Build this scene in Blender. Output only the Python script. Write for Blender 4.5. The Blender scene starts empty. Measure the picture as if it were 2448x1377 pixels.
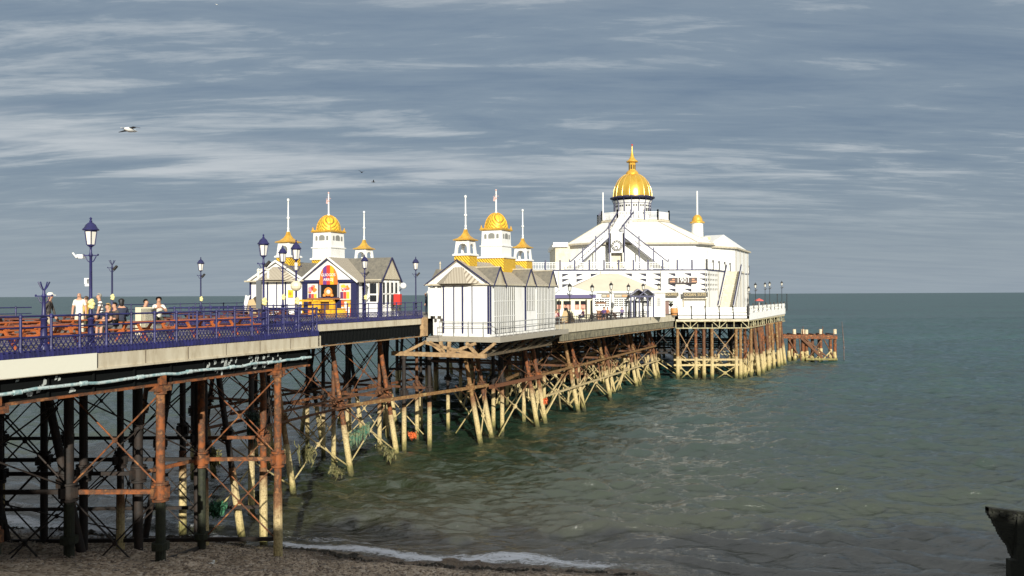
import bpy, bmesh, math, random
import numpy as np
from mathutils import Vector, Matrix
random.seed(11)
PI = math.pi
scene = bpy.context.scene
col = scene.collection
# ------------------------------------------------------------------ camera model
F = 1900.0; EYE = Vector((0, 0, 12.5))
ROLL = 0.0045; PITCH = 15.7 / 1900
fw = Vector((0, math.cos(PITCH), math.sin(PITCH)))
up0 = Vector((0, -math.sin(PITCH), math.cos(PITCH)))
rt0 = Vector((1, 0, 0))
rt = rt0 * math.cos(ROLL) - up0 * math.sin(ROLL)
up = up0 * math.cos(ROLL) + rt0 * math.sin(ROLL)
cam_d = bpy.data.cameras.new('camera'); cam = bpy.data.objects.new('camera', cam_d); col.objects.link(cam)
M = Matrix((rt, up, -fw)).transposed().to_4x4(); M.translation = EYE
cam.matrix_world = M
cam_d.sensor_width = 36; cam_d.lens = F / 2448 * 36
cam_d.clip_start = 0.1; cam_d.clip_end = 60000
scene.camera = cam

def Q(px, py, D):
    """world point seen at photo pixel px,py at depth D (metres along Y)"""
    d = fw + rt * ((px - 1224) / F) + up * ((688.5 - py) / F)
    return EYE + d * (D / d.y)
A = math.radians(24)
SA, CA = math.sin(A), math.cos(A)
def loc(x, y):            # world -> pier frame (t across, s along)
    return x * CA - y * SA, x * SA + y * CA
def wor(t, s):            # pier frame -> world
    return t * CA + s * SA, -t * SA + s * CA
def Lw(v): t, s = loc(v[0], v[1]); return (t, s, v[2])
def Dt(px, t): return t / ((px - 1224) / F * CA - SA)      # depth where the sight line meets line t
def ts_at(px, t):
    D = Dt(px, t); return loc((px - 1224) / F * D, D)
# ------------------------------------------------------------------ materials
MATS = {}
def ramp(nt, fac, stops):
    r = nt.nodes.new('ShaderNodeValToRGB'); e = r.color_ramp.elements
    while len(e) < len(stops): e.new(0.5)
    for i, (p, c) in enumerate(stops):
        e[i].position = p; e[i].color = (c[0], c[1], c[2], 1)
    nt.links.new(fac, r.inputs['Fac']); return r.outputs['Color']
def noise(nt, scale, detail=5, rough=.55, stretch=None, coord='Object'):
    tc = nt.nodes.new('ShaderNodeTexCoord'); n = nt.nodes.new('ShaderNodeTexNoise')
    n.inputs['Scale'].default_value = scale; n.inputs['Detail'].default_value = detail; n.inputs['Roughness'].default_value = rough
    v = tc.outputs[coord]
    if stretch:
        mp = nt.nodes.new('ShaderNodeMapping'); mp.inputs['Scale'].default_value = stretch
        nt.links.new(v, mp.inputs['Vector']); v = mp.outputs['Vector']
    nt.links.new(v, n.inputs['Vector']); return n.outputs['Fac']
def mat(name, c, rough=.6, metal=0.0, c2=None, scale=3.0, lo=.35, hi=.65, bump=0.0, bscale=None, stretch=None, c3=None, spec=.5):
    if name in MATS: return MATS[name]
    m = bpy.data.materials.new(name); m.use_nodes = True; MATS[name] = m
    nt = m.node_tree; b = nt.nodes['Principled BSDF']
    b.inputs['Base Color'].default_value = (*c, 1); b.inputs['Roughness'].default_value = rough
    b.inputs['Metallic'].default_value = metal; b.inputs['Specular IOR Level'].default_value = spec
    if c2:
        st = [(lo, c), (hi, c2)] if not c3 else [(lo, c), ((lo + hi) / 2, c2), (hi, c3)]
        nt.links.new(ramp(nt, noise(nt, scale, 8, .62, stretch), st), b.inputs['Base Color'])
    if bump:
        bp = nt.nodes.new('ShaderNodeBump'); bp.inputs['Strength'].default_value = bump; bp.inputs['Distance'].default_value = .03
        nt.links.new(noise(nt, bscale or scale * 4, 6, .6, stretch), bp.inputs['Height']); nt.links.new(bp.outputs['Normal'], b.inputs['Normal'])
    return m
def m_white(): return mat('white_paint', (.80, .79, .75), .5, c2=(.70, .68, .61), c3=(.48,.42,.32), scale=1.3, lo=.48, hi=.86, stretch=(1.4,1.4,.35))
def m_whitewall(): return mat('white_boarding', (.80, .79, .76), .55, c2=(.66, .63, .54), c3=(.42,.35,.25), scale=2.5, lo=.52, hi=.88, stretch=(1, 1, .2))
def m_cream(): return mat('cream_paint', (.53, .475, .355), .6, c2=(.44, .38, .27), c3=(.20, .15, .09), scale=1.6, lo=.42, hi=.80, stretch=(2.2, 2.2, .55))
def m_blue(): return mat('blue_paint', (.026, .026, .125), .45, c2=(.016, .016, .06), scale=4)
def m_navy(): return mat('navy_paint', (.02, .022, .075), .5)
def m_black(): return mat('black_iron', (.012, .013, .016), .6, c2=(.03, .025, .02), scale=6)
def m_girder(): return mat('shaded_girder_iron', (.004, .005, .005), .85, c2=(.007, .008, .008), c3=(.09, .07, .05), scale=5, lo=.55, hi=.90, bump=.3, spec=.15)  # near-black base carries the shade under fascia and deck
def m_rust(): return mat('rusty_iron', (.25, .075, .018), .8, c2=(.07, .034, .018), c3=(.36, .15, .05), scale=2.4, lo=.40, hi=.68, bump=.5)
def m_ochre(): return mat('ochre_rust', (.32, .19, .07), .8, c2=(.16, .075, .025), c3=(.42, .30, .13), scale=2.6, lo=.32, hi=.72, bump=.5)
def m_rustdark(): return mat('dark_rusty_iron', (.05, .027, .018), .8, c2=(.14, .055, .02), c3=(.10, .075, .05), scale=2.0, lo=.35, hi=.7, bump=.4)
def zbands(m, stops, z0, z1, wob=1.0, nscale=2.5):
    """colour bands by height (tide marks), their edges broken up by noise"""
    nt = m.node_tree; b = nt.nodes['Principled BSDF']; tc = nt.nodes.new('ShaderNodeTexCoord'); sp = nt.nodes.new('ShaderNodeSeparateXYZ'); nt.links.new(tc.outputs['Object'], sp.inputs[0])
    n = noise(nt, nscale, 9, .7); a = nt.nodes.new('ShaderNodeMath'); a.operation = 'MULTIPLY_ADD'; nt.links.new(n, a.inputs[0]); a.inputs[1].default_value = 2*wob; nt.links.new(sp.outputs['Z'], a.inputs[2])
    r = nt.nodes.new('ShaderNodeMapRange'); r.inputs['From Min'].default_value = z0+wob; r.inputs['From Max'].default_value = z1+wob; nt.links.new(a.outputs[0], r.inputs['Value'])
    c = ramp(nt, r.outputs['Result'], [((z-z0)/(z1-z0), q) for z, q in stops])
    mx = nt.nodes.new('ShaderNodeMix'); mx.data_type = 'RGBA'; mx.blend_type = 'MULTIPLY'; mx.inputs[0].default_value = 1
    g = ramp(nt, noise(nt, 11, 8, .7), [(.34, (.42,.36,.28)), (.52, (1,1,1)), (.7, (1.12,1.08,1.0))])
    nt.links.new(c, mx.inputs[6]); nt.links.new(g, mx.inputs[7]); nt.links.new(mx.outputs[2], b.inputs['Base Color']); return m
def m_pale():
    if 'barnacled_concrete' in MATS: return MATS['barnacled_concrete']
    m = mat('barnacled_concrete', (.5,.42,.24), .85, bump=.9, bscale=12)
    return zbands(m, [(-.2,(.035,.035,.012)), (.35,(.20,.18,.06)), (.8,(.50,.40,.18)), (2.1,(.56,.45,.23)), (2.9,(.46,.36,.19)), (3.5,(.24,.13,.06)), (4.2,(.15,.06,.025))], -.4, 4.4, .75, 2.2)
def m_slate(): return mat('slate', (.20, .18, .14), .75, c2=(.13, .12, .10), scale=4, bump=.2)
def m_glass(): return mat('dark_glass', (.02, .022, .025), .08)
def m_red(): return mat('red_paint', (.55, .03, .02), .5)
def m_yellow(): return mat('yellow_paint', (.80, .48, .03), .5, c2=(.62, .30, .02), scale=3)
def m_orange(): return mat('orange_varnished_wood', (.46, .13, .03), .45, c2=(.30, .07, .02), scale=3, stretch=(1, 8, 8))
def m_redwood(): return mat('weathered_red_wood', (.20, .07, .04), .6, c2=(.11, .04, .03), scale=3, stretch=(1, 8, 8))
def m_domegold(): return mat('dome_gold', (1.0, .64, .11), .27, .75, c2=(.92, .52, .07), c3=(.62,.33,.05), scale=1.4, lo=.4, hi=.85, stretch=(1,1,.4), bump=.12)
def m_inner(): return mat('shaded_iron', (.010, .009, .008), .75, c2=(.03, .018, .012), scale=3, bump=.3)  # shade beneath the deck put into a near-black iron colour
def m_timber(): return mat('pale_timber', (.45, .30, .15), .8, c2=(.26, .16, .08), scale=3, bump=.3)
def m_deck():
    return mat('grey_deck_boards', (.27, .24, .20), .8, c2=(.19, .17, .14), scale=1.5, stretch=(6, .4, 1), bump=.2)
def m_lampglass():
    m = mat('lantern_glass', (.75, .72, .62), .15)
    return m
def m_gold():
    if 'gold_leaf' in MATS: return MATS['gold_leaf']
    m = mat('gold_leaf', (.90, .56, .10), .34, .5, c2=(.80, .42, .05), c3=(.42,.22,.04), scale=3.5, lo=.4, hi=.82, bump=.15)
    return m
def m_goldtile():
    if 'gold_tiles' in MATS: return MATS['gold_tiles']
    m = mat('gold_tiles', (.92, .56, .05), .40, .3)
    nt = m.node_tree; b = nt.nodes['Principled BSDF']
    tc = nt.nodes.new('ShaderNodeTexCoord'); mp = nt.nodes.new('ShaderNodeMapping'); mp.inputs['Rotation'].default_value = (0, math.radians(45), math.radians(35))
    w = nt.nodes.new('ShaderNodeTexWave'); w.inputs['Scale'].default_value = 2.2; w.inputs['Distortion'].default_value = .3
    nt.links.new(tc.outputs['Object'], mp.inputs['Vector']); nt.links.new(mp.outputs['Vector'], w.inputs['Vector'])
    c = ramp(nt, w.outputs['Fac'], [(.12, (.34, .17, .02)), (.3, (.92, .58, .05))]); nt.links.new(c, b.inputs['Base Color'])
    bp = nt.nodes.new('ShaderNodeBump'); bp.inputs['Strength'].default_value = .6; bp.inputs['Distance'].default_value = .05
    nt.links.new(w.outputs['Fac'], bp.inputs['Height']); nt.links.new(bp.outputs['Normal'], b.inputs['Normal'])
    return m
def m_tileroof():
    if 'striped_slate_tiles' in MATS: return MATS['striped_slate_tiles']
    m = mat('striped_slate_tiles', (.3, .26, .2), .7)
    nt = m.node_tree; b = nt.nodes['Principled BSDF']
    tc = nt.nodes.new('ShaderNodeTexCoord'); mp = nt.nodes.new('ShaderNodeMapping'); mp.inputs['Rotation'].default_value = (0, math.radians(30), math.radians(40))
    w = nt.nodes.new('ShaderNodeTexWave'); w.inputs['Scale'].default_value = 3.4; w.inputs['Distortion'].default_value = .35
    nt.links.new(tc.outputs['Object'], mp.inputs['Vector']); nt.links.new(mp.outputs['Vector'], w.inputs['Vector'])
    c = ramp(nt, w.outputs['Fac'], [(.2, (.22, .18, .13)), (.55, (.46, .41, .32))]); nt.links.new(c, b.inputs['Base Color'])
    return m
def flat(name, c, rough=.6): return mat(name, c, rough)
# ------------------------------------------------------------------ mesh builder
class MB:
    def __init__(s): s.v = []; s.f = []; s.mi = []; s.m = 0
    def add(s, vs, fs):
        o = len(s.v); s.v += [tuple(x) for x in vs]
        for f in fs: s.f.append([i + o for i in f]); s.mi.append(s.m)
    def box(s, x0, y0, z0, x1, y1, z1):
        s.add([(x0,y0,z0),(x1,y0,z0),(x1,y1,z0),(x0,y1,z0),(x0,y0,z1),(x1,y0,z1),(x1,y1,z1),(x0,y1,z1)],
              [(0,3,2,1),(4,5,6,7),(0,1,5,4),(1,2,6,5),(2,3,7,6),(3,0,4,7)])
        return s
    def bar(s, p, q, w, h=None, upv=(0,0,1)):
        p = Vector(p); q = Vector(q); h = h or w; d = (q - p)
        if d.length < 1e-6: return s
        d.normalize(); u = Vector(upv)
        if abs(d.dot(u)) > .98: u = Vector((0,1,0))
        a = d.cross(u).normalized() * (w/2); b = a.cross(d).normalized() * (h/2)
        s.add([p-a-b,p+a-b,p+a+b,p-a+b,q-a-b,q+a-b,q+a+b,q-a+b],[(0,3,2,1),(4,5,6,7),(0,1,5,4),(1,2,6,5),(2,3,7,6),(3,0,4,7)][:]); return s
    def tube(s, p, q, r0, r1=None, n=10, cap=True):
        p = Vector(p); q = Vector(q); r1 = r0 if r1 is None else r1; d = (q-p).normalized()
        u = Vector((0,0,1)) if abs(d.z) < .95 else Vector((1,0,0))
        a = d.cross(u).normalized(); b = d.cross(a)
        vs = []
        for c, r in ((p,r0),(q,r1)):
            for i in range(n):
                t = 2*PI*i/n; vs.append(c + a*(r*math.cos(t)) + b*(r*math.sin(t)))
        fs = [(i,(i+1)%n,n+(i+1)%n,n+i) for i in range(n)]
        if cap: fs += [tuple(range(n))[::-1], tuple(range(n,2*n))]
        s.add(vs, fs); return s
    def path(s, pts, r, n=8):
        for a, b in zip(pts[:-1], pts[1:]): s.tube(a, b, r, r, n)
        return s
    def lathe(s, prof, c=(0,0,0), n=16, rot=0, cap=True):
        vs = []
        for r, z in prof:
            for i in range(n):
                t = 2*PI*i/n + rot; vs.append((c[0]+r*math.cos(t), c[1]+r*math.sin(t), c[2]+z))
        fs = []
        for k in range(len(prof)-1):
            for i in range(n): j=(i+1)%n; fs.append((k*n+i,k*n+j,(k+1)*n+j,(k+1)*n+i))
        if cap: fs += [tuple(range(n))[::-1], tuple(range((len(prof)-1)*n, len(prof)*n))]
        s.add(vs, fs); return s
    def prism(s, poly, z0, z1):
        n = len(poly)
        z0s = z0 if hasattr(z0,'__len__') else [z0]*n; z1s = z1 if hasattr(z1,'__len__') else [z1]*n
        vs = [(p[0],p[1],z0s[i]) for i,p in enumerate(poly)] + [(p[0],p[1],z1s[i]) for i,p in enumerate(poly)]
        s.add(vs, [tuple(range(n))[::-1], tuple(range(n,2*n))] + [(i,(i+1)%n,n+(i+1)%n,n+i) for i in range(n)]); return s
    def extr(s, pts, d):
        """planar polygon in 3D, thickened by vector d"""
        n = len(pts); d = Vector(d); vs = [Vector(p) for p in pts] + [Vector(p)+d for p in pts]
        s.add(vs, [tuple(range(n))[::-1], tuple(range(n,2*n))] + [(i,(i+1)%n,n+(i+1)%n,n+i) for i in range(n)]); return s
    def sphere(s, c, r, n=10, m=7, sc=(1,1,1)):
        prof = [(max(r*math.sin(PI*k/m),1e-4), -r*math.cos(PI*k/m)) for k in range(m+1)]
        o = len(s.v); s.lathe(prof, (0,0,0), n)
        for i in range(o, len(s.v)): x,y,z = s.v[i]; s.v[i] = (c[0]+x*sc[0], c[1]+y*sc[1], c[2]+z*sc[2])
        return s
    def build_each(s, name, mats, parent=None, **k):
        """every connected piece becomes an object of its own"""
        n = len(s.v); pr = list(range(n))
        def fd(i):
            while pr[i] != i: pr[i] = pr[pr[i]]; i = pr[i]
            return i
        for f in s.f:
            for i in f[1:]: pr[fd(i)] = fd(f[0])
        gr = {}
        for f, m in zip(s.f, s.mi): gr.setdefault(fd(f[0]), []).append((f, m))
        for g in gr.values():
            ids = sorted({i for f, m in g for i in f}); mp = {i: j for j, i in enumerate(ids)}
            b = MB(); b.v = [s.v[i] for i in ids]; b.f = [[mp[i] for i in f] for f, m in g]; b.mi = [m for f, m in g]
            o = b.build(name, mats, parent, **k)
        return o
    def build(s, name, mats, parent=None, smooth=False, fix=True):
        me = bpy.data.meshes.new(name); me.from_pydata(s.v, [], s.f)
        if not isinstance(mats, (list, tuple)): mats = [mats]
        for m in mats: me.materials.append(m)
        if len(mats) > 1: me.polygons.foreach_set('material_index', s.mi)
        if fix:
            bm = bmesh.new(); bm.from_mesh(me); bmesh.ops.recalc_face_normals(bm, faces=bm.faces); bm.to_mesh(me); bm.free()
        if smooth:
            me.polygons.foreach_set('use_smooth', [True]*len(me.polygons))
            try: me.set_sharp_from_angle(angle=math.radians(40))
            except Exception: pass
        o = bpy.data.objects.new(name, me); col.objects.link(o)
        if parent: o.parent = parent
        return o
def tag(o, label=None, cat=None, group=None, kind=None):
    if label: o['label'] = label
    if cat: o['category'] = cat
    if group: o['group'] = group
    if kind: o['kind'] = kind
    return o
def thing(name, label, cat, at=(0,0,0), rz=0.0, group=None, scale=1.0):
    o = bpy.data.objects.new(name, None); col.objects.link(o); o.empty_display_size = .3
    o.location = at; o.rotation_euler = (0,0,rz); o.scale = (scale,)*3
    return tag(o, label, cat, group)
def dup(o, parent=None):
    c = o.copy(); col.objects.link(c)
    if parent: c.parent = parent
    for ch in list(o.children): dup(ch, c)
    return c
def pier_thing(name, label, cat, t, s, z, group=None, rz=0.0, scale=1.0):
    x, y = wor(t, s); return thing(name, label, cat, (x, y, z), -A + rz, group, scale)
def text_mesh(name, body, size, m, parent, at, rot=(PI/2,0,0), ext=.01, align='CENTER', sx=1.0):
    cu = bpy.data.curves.new(name, 'FONT'); cu.body = body; cu.size = size; cu.extrude = ext; cu.align_x = align; cu.align_y = 'CENTER'; cu.resolution_u = 2
    t = bpy.data.objects.new(name, cu); col.objects.link(t)
    dg = bpy.context.evaluated_depsgraph_get(); me = bpy.data.meshes.new_from_object(t.evaluated_get(dg))
    bpy.data.objects.remove(t); bpy.data.curves.remove(cu); me.name = name
    me.materials.clear(); me.materials.append(m)
    o = bpy.data.objects.new(name, me); col.objects.link(o); o.parent = parent; o.location = at; o.rotation_euler = rot; o.scale = (sx,1,1)
    return o
ORD = ['first','second','third','fourth','fifth','sixth','seventh','eighth','ninth','tenth','eleventh','twelfth']
SKY_DARK = (1.30, 1.80, 2.50); SKY_MID = (2.1, 2.62, 3.15); SKY_LIGHT = (4.3, 4.65, 4.95); SKY_HORIZON = (3.05, 3.5, 3.85); SKY_COVER = .94; SKY_HIGH = (4.4, 4.5, 4.6)
SEA_SPEC = .5; SEA_B1 = .19; SEA_B2 = .18; SEA_IOR = 2.2; SEA_AMP = 1.25
SEA_RAMP = [(0, (.036,.035,.019)), (.08, (.024,.032,.014)), (.22, (.014,.033,.019)), (.5, (.013,.047,.040)), (1.0, (.014,.062,.062))]
# ------------------------------------------------------------------ light and sky
SUN_AZ = math.radians(10); SUN_EL = math.radians(19)
sun_vec = Vector((math.sin(SUN_AZ)*math.cos(SUN_EL), -math.cos(SUN_AZ)*math.cos(SUN_EL), math.sin(SUN_EL)))
sl = bpy.data.lights.new('sun', 'SUN'); sl.energy = 5.0; sl.angle = math.radians(.5); sl.color = (1, .96, .86)
so = bpy.data.objects.new('sun', sl); col.objects.link(so); so.rotation_euler = (-sun_vec).to_track_quat('-Z', 'Y').to_euler()
w = bpy.data.worlds.new('World'); scene.world = w; w.use_nodes = True
nt = w.node_tree; nt.nodes.clear()
def N(t, **k):
    n = nt.nodes.new(t)
    for a, b in k.items(): setattr(n, a, b)
    return n
def math_n(op, a, b=None, clamp=False):
    n = N('ShaderNodeMath', operation=op, use_clamp=clamp)
    for i, v in enumerate((a, b)):
        if v is None: continue
        if isinstance(v, (int, float)): n.inputs[i].default_value = v
        else: nt.links.new(v, n.inputs[i])
    return n.outputs[0]
out = N('ShaderNodeOutputWorld'); bg = N('ShaderNodeBackground'); bg.inputs['Strength'].default_value = .1
sky = N('ShaderNodeTexSky', sky_type='NISHITA'); sky.sun_disc = False; sky.sun_elevation = SUN_EL; sky.sun_rotation = math.radians(170)
sky.air_density = 1.2; sky.dust_density = 2.0; sky.ozone_density = 2.0
tc = N('ShaderNodeTexCoord'); sep = N('ShaderNodeSeparateXYZ'); nt.links.new(tc.outputs['Generated'], sep.inputs[0])
zc = math_n('MAXIMUM', math_n('ADD', sep.outputs['Z'], .10), .02)
cx = math_n('DIVIDE', sep.outputs['X'], zc); cy = math_n('DIVIDE', sep.outputs['Y'], zc)
cmb = N('ShaderNodeCombineXYZ'); nt.links.new(cx, cmb.inputs[0]); nt.links.new(cy, cmb.inputs[1])
def cloud(scale, rot, st, detail, rough, off=(0,0,0), dist=0):
    mp = N('ShaderNodeMapping'); mp.inputs['Scale'].default_value = st; mp.inputs['Rotation'].default_value = (0,0,math.radians(rot)); mp.inputs['Location'].default_value = off
    nt.links.new(cmb.outputs[0], mp.inputs['Vector'])
    n = N('ShaderNodeTexNoise'); n.inputs['Scale'].default_value = scale; n.inputs['Detail'].default_value = detail; n.inputs['Roughness'].default_value = rough
    n.inputs['Distortion'].default_value = dist
    nt.links.new(mp.outputs[0], n.inputs['Vector']); return n.outputs['Fac']
big = cloud(.75, 7, (.28, 1.15, 1), 4, .55, (3.1, 1.7, 0), .3)
fine = cloud(2.6, 9, (.36, 1.35, 1), 9, .64, (0.4, 6.2, 0), .4)
wisp = cloud(6.0, 12, (.32, 1.3, 1), 9, .66, (9.3, 2.2, 0), .5)
# streak cover: mean of three scales
mixv = math_n('ADD', math_n('MULTIPLY', big, .31), math_n('ADD', math_n('MULTIPLY', fine, .42), math_n('MULTIPLY', wisp, .27)))
# higher sky has more broken lit streaks, the band just over the horizon is smooth haze
el = math_n('MULTIPLY', math_n('SUBTRACT', sep.outputs['Z'], .055), 11.0, True)
# one long pale cloud bank low on the left
bz = math_n('ADD', math_n('SUBTRACT', sep.outputs['Z'], .150), math_n('ADD', math_n('MULTIPLY', sep.outputs['X'], .035), math_n('MULTIPLY', math_n('SUBTRACT', fine, .5), .10)))
bq = math_n('DIVIDE', bz, .0155); bk_g = math_n('POWER', 2.718, math_n('MULTIPLY', math_n('MULTIPLY', bq, bq), -1.0))
bank = math_n('MULTIPLY', math_n('MULTIPLY', bk_g, math_n('MULTIPLY', math_n('SUBTRACT', .30, sep.outputs['X']), 2.4, True)), math_n('ADD', .25, math_n('MULTIPLY', wisp, .9)))
mask = N('ShaderNodeMapRange'); mask.inputs['From Min'].default_value = .50; mask.inputs['From Max'].default_value = .63; nt.links.new(mixv, mask.inputs['Value'])
mk = math_n('MULTIPLY', mask.outputs['Result'], el)
dark = N('ShaderNodeMapRange'); dark.inputs['From Min'].default_value = .36; dark.inputs['From Max'].default_value = .56; nt.links.new(mixv, dark.inputs['Value'])
def mixc(f, a, b):
    n = N('ShaderNodeMix', data_type='RGBA')
    if isinstance(f, (int, float)): n.inputs[0].default_value = f
    else: nt.links.new(f, n.inputs[0])
    for i, v in ((6, a), (7, b)):
        if isinstance(v, tuple): n.inputs[i].default_value = (*v, 1)
        else: nt.links.new(v, n.inputs[i])
    return n.outputs[2]
slate = mixc(dark.outputs['Result'], SKY_DARK, SKY_MID)
base = mixc(SKY_COVER, sky.outputs[0], slate)
colr = mixc(mk, base, SKY_LIGHT)
colr = mixc(bank, colr, SKY_LIGHT)
hz = math_n('SUBTRACT', 1.0, math_n('MULTIPLY', sep.outputs['Z'], 7.0, True))
colr = mixc(math_n('MULTIPLY', hz, .55), colr, SKY_HORIZON)
hi_ = N('ShaderNodeMapRange'); hi_.inputs['From Min'].default_value = .33; hi_.inputs['From Max'].default_value = .52; nt.links.new(sep.outputs['Z'], hi_.inputs['Value'])
hk = math_n('MULTIPLY', hi_.outputs['Result'], math_n('ADD', .25, math_n('MULTIPLY', dark.outputs['Result'], .75)))
colr = mixc(hk, colr, SKY_HIGH)
nt.links.new(colr, bg.inputs['Color']); nt.links.new(bg.outputs[0], out.inputs[0])
scene.view_settings.view_transform = 'Standard'; scene.view_settings.look = 'None'
scene.view_settings.exposure = .3; scene.view_settings.gamma = 1
# ------------------------------------------------------------------ beach, promenade, sea
def shoreY(x): return 40.2 - .25*(x+14) + .35*np.sin(x*.31) + .2*np.sin(x*.83+1)
def beachz(x, y): return .252*(shoreY(x)-y)
def grid(name, X, Y, Z, m):
    h, wd = X.shape
    me = bpy.data.meshes.new(name)
    vs = np.stack([X, Y, Z], -1).reshape(-1, 3)
    i = np.arange(h*wd).reshape(h, wd)
    fs = np.stack([i[:-1,:-1], i[:-1,1:], i[1:,1:], i[1:,:-1]], -1).reshape(-1, 4)
    me.vertices.add(len(vs)); me.vertices.foreach_set('co', vs.ravel().astype(np.float32))
    me.loops.add(fs.size); me.loops.foreach_set('vertex_index', fs.ravel().astype(np.int32))
    me.polygons.add(len(fs)); me.polygons.foreach_set('loop_start', np.arange(0, fs.size, 4, dtype=np.int32))
    me.update(calc_edges=True); me.polygons.foreach_set('use_smooth', np.ones(len(fs), bool))
    me.materials.append(m); o = bpy.data.objects.new(name, me); col.objects.link(o); return o
def vnoise(x, y, seed, octs):
    r = np.random.RandomState(seed); z = np.zeros_like(x)
    for wl, amp, n in octs:
        for k in range(n):
            a = r.rand()*2*PI; ph = r.rand()*6.28; kk = 2*PI/(wl*(.7+.6*r.rand()))
            z = z + amp/np.sqrt(n)*np.sin(kk*(x*np.cos(a)+y*np.sin(a))+ph)
    return z
# shingle material: pebbles as voronoi cells
mb = mat('shingle', (.2, .15, .11), .85)
bt = mb.node_tree; bs = bt.nodes['Principled BSDF']
def BN(t, **k):
    n = bt.nodes.new(t)
    for a, b in k.items(): setattr(n, a, b)
    return n
t0 = BN('ShaderNodeTexCoord'); v0 = BN('ShaderNodeTexVoronoi'); v0.inputs['Scale'].default_value = 9; v0.inputs['Randomness'].default_value = 1
bt.links.new(t0.outputs['Object'], v0.inputs['Vector'])
pc = ramp(bt, v0.outputs['Color'], [(0, (.11,.085,.06)), (.3, (.34,.265,.19)), (.65, (.56,.46,.35)), (1, (.72,.65,.55))])
at = BN('ShaderNodeAttribute', attribute_name='wet'); mxw = BN('ShaderNodeMix', data_type='RGBA', blend_type='MULTIPLY')
mxw.inputs[7].default_value = (.25,.22,.20,1); bt.links.new(at.outputs['Fac'], mxw.inputs[0]); bt.links.new(pc, mxw.inputs[6]); 
nz = noise(bt, .7, 4); blot = ramp(bt, nz, [(.35,(.7,.66,.6)),(.65,(1.1,1.05,1))]); mx2 = BN('ShaderNodeMix', data_type='RGBA', blend_type='MULTIPLY'); mx2.inputs[0].default_value = 1
bt.links.new(mxw.outputs[2], mx2.inputs[6]); bt.links.new(blot, mx2.inputs[7]); bt.links.new(mx2.outputs[2], bs.inputs['Base Color'])
rw = BN('ShaderNodeMapRange'); rw.inputs['To Min'].default_value = .9; rw.inputs['To Max'].default_value = .28; bt.links.new(at.outputs['Fac'], rw.inputs['Value']); bt.links.new(rw.outputs['Result'], bs.inputs['Roughness'])
bb = BN('ShaderNodeBump'); bb.inputs['Strength'].default_value = 1; bb.inputs['Distance'].default_value = .07; bb.invert = True
bt.links.new(v0.outputs['Distance'], bb.inputs['Height']); bt.links.new(bb.outputs['Normal'], bs.inputs['Normal'])
X, Y = np.meshgrid(np.linspace(-75, 75, 330), np.linspace(3, 50, 260))
Z = beachz(X, Y) + vnoise(X, Y, 5, [(6,.10,5),(1.8,.05,6),(.7,.03,6)])
Z = np.where(Z < -1.2, -1.2 + .1*(Z+1.2), Z)
beach = grid('beach', X, Y, Z, mb); tag(beach, kind='structure')
def gz0(x, y): i = min(259, max(0, int(round((y-3)/47*259)))); j = min(329, max(0, int(round((x+75)/150*329)))); return float(BZ[i, j])
BZ = Z.copy()
wa = beach.data.attributes.new('wet', 'FLOAT', 'POINT')
dsh = (shoreY(X)-Y) + vnoise(X, Y, 8, [(5,.5,4),(1.5,.3,5)])
wa.data.foreach_set('value', np.clip(1-(dsh-2.3)/1.2, 0, 1).ravel().astype(np.float32))
# promenade with its upper terrace, where the photographer stands
p = MB(); p.box(-110, -9, -1, 110, 3.2, 10.8); p.box(-110, -60, -1, 110, -9, 15.5)
hx__ = np.arange(-100, 100, .6); hh_ = 18.1+vnoise(hx__, hx__*0, 31, [(14,.45,3),(5,.35,3),(1.8,.3,4)])
for xx, hv in zip(hx__, hh_): p.box(xx, -13, 15.5, xx+.6, -9.02, hv)  # unseen ragged skyline, added to break up the terrace's shadow edge on the water
tag(p.build('promenade', mat('promenade_concrete', (.32,.30,.27), .85, c2=(.24,.22,.2))), kind='structure')
# sea
ms = mat('sea_water', (.02,.05,.05), .1)
bt = ms.node_tree; bs = bt.nodes['Principled BSDF']
bs.inputs['IOR'].default_value = SEA_IOR; bs.inputs['Specular IOR Level'].default_value = SEA_SPEC; bs.inputs['Roughness'].default_value = .09
sh = BN('ShaderNodeAttribute', attribute_name='shore')
cr0 = ramp(bt, sh.outputs['Fac'], SEA_RAMP)
t0 = BN('ShaderNodeTexCoord')
def snoise(scale, st, detail=6, rough=.6, dist=0):
    mp = BN('ShaderNodeMapping'); mp.inputs['Scale'].default_value = st; bt.links.new(t0.outputs['Object'], mp.inputs['Vector'])
    n = BN('ShaderNodeTexNoise'); n.inputs['Scale'].default_value = scale; n.inputs['Detail'].default_value = detail; n.inputs['Roughness'].default_value = rough; n.inputs['Distortion'].default_value = dist
    bt.links.new(mp.outputs[0], n.inputs['Vector']); return n.outputs['Fac']
wm = BN('ShaderNodeMix', data_type='RGBA', blend_type='MULTIPLY'); wm.inputs[0].default_value = 1   # patches of clearer and siltier water, wind lanes
bt.links.new(cr0, wm.inputs[6]); bt.links.new(ramp(bt, snoise(.02, (.35, 1.3, 1), 9, .68, .6), [(.36, (.62,.68,.72)), (.52, (1,1,1)), (.66, (1.4,1.3,1.15))]), wm.inputs[7]); cr = wm.outputs[2]
fo = BN('ShaderNodeAttribute', attribute_name='foam')
fm = BN('ShaderNodeMath', operation='MULTIPLY_ADD'); fm.inputs[1].default_value = 1.05; bt.links.new(fo.outputs['Fac'], fm.inputs[0])
lace = snoise(1.7, (.8, 1.9, 1), 12, .82, 1.2)
sub = BN('ShaderNodeMath', operation='MULTIPLY_ADD'); bt.links.new(lace, sub.inputs[0]); sub.inputs[1].default_value = 3.0; sub.inputs[2].default_value = -2.08; bt.links.new(sub.outputs[0], fm.inputs[2])
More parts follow.
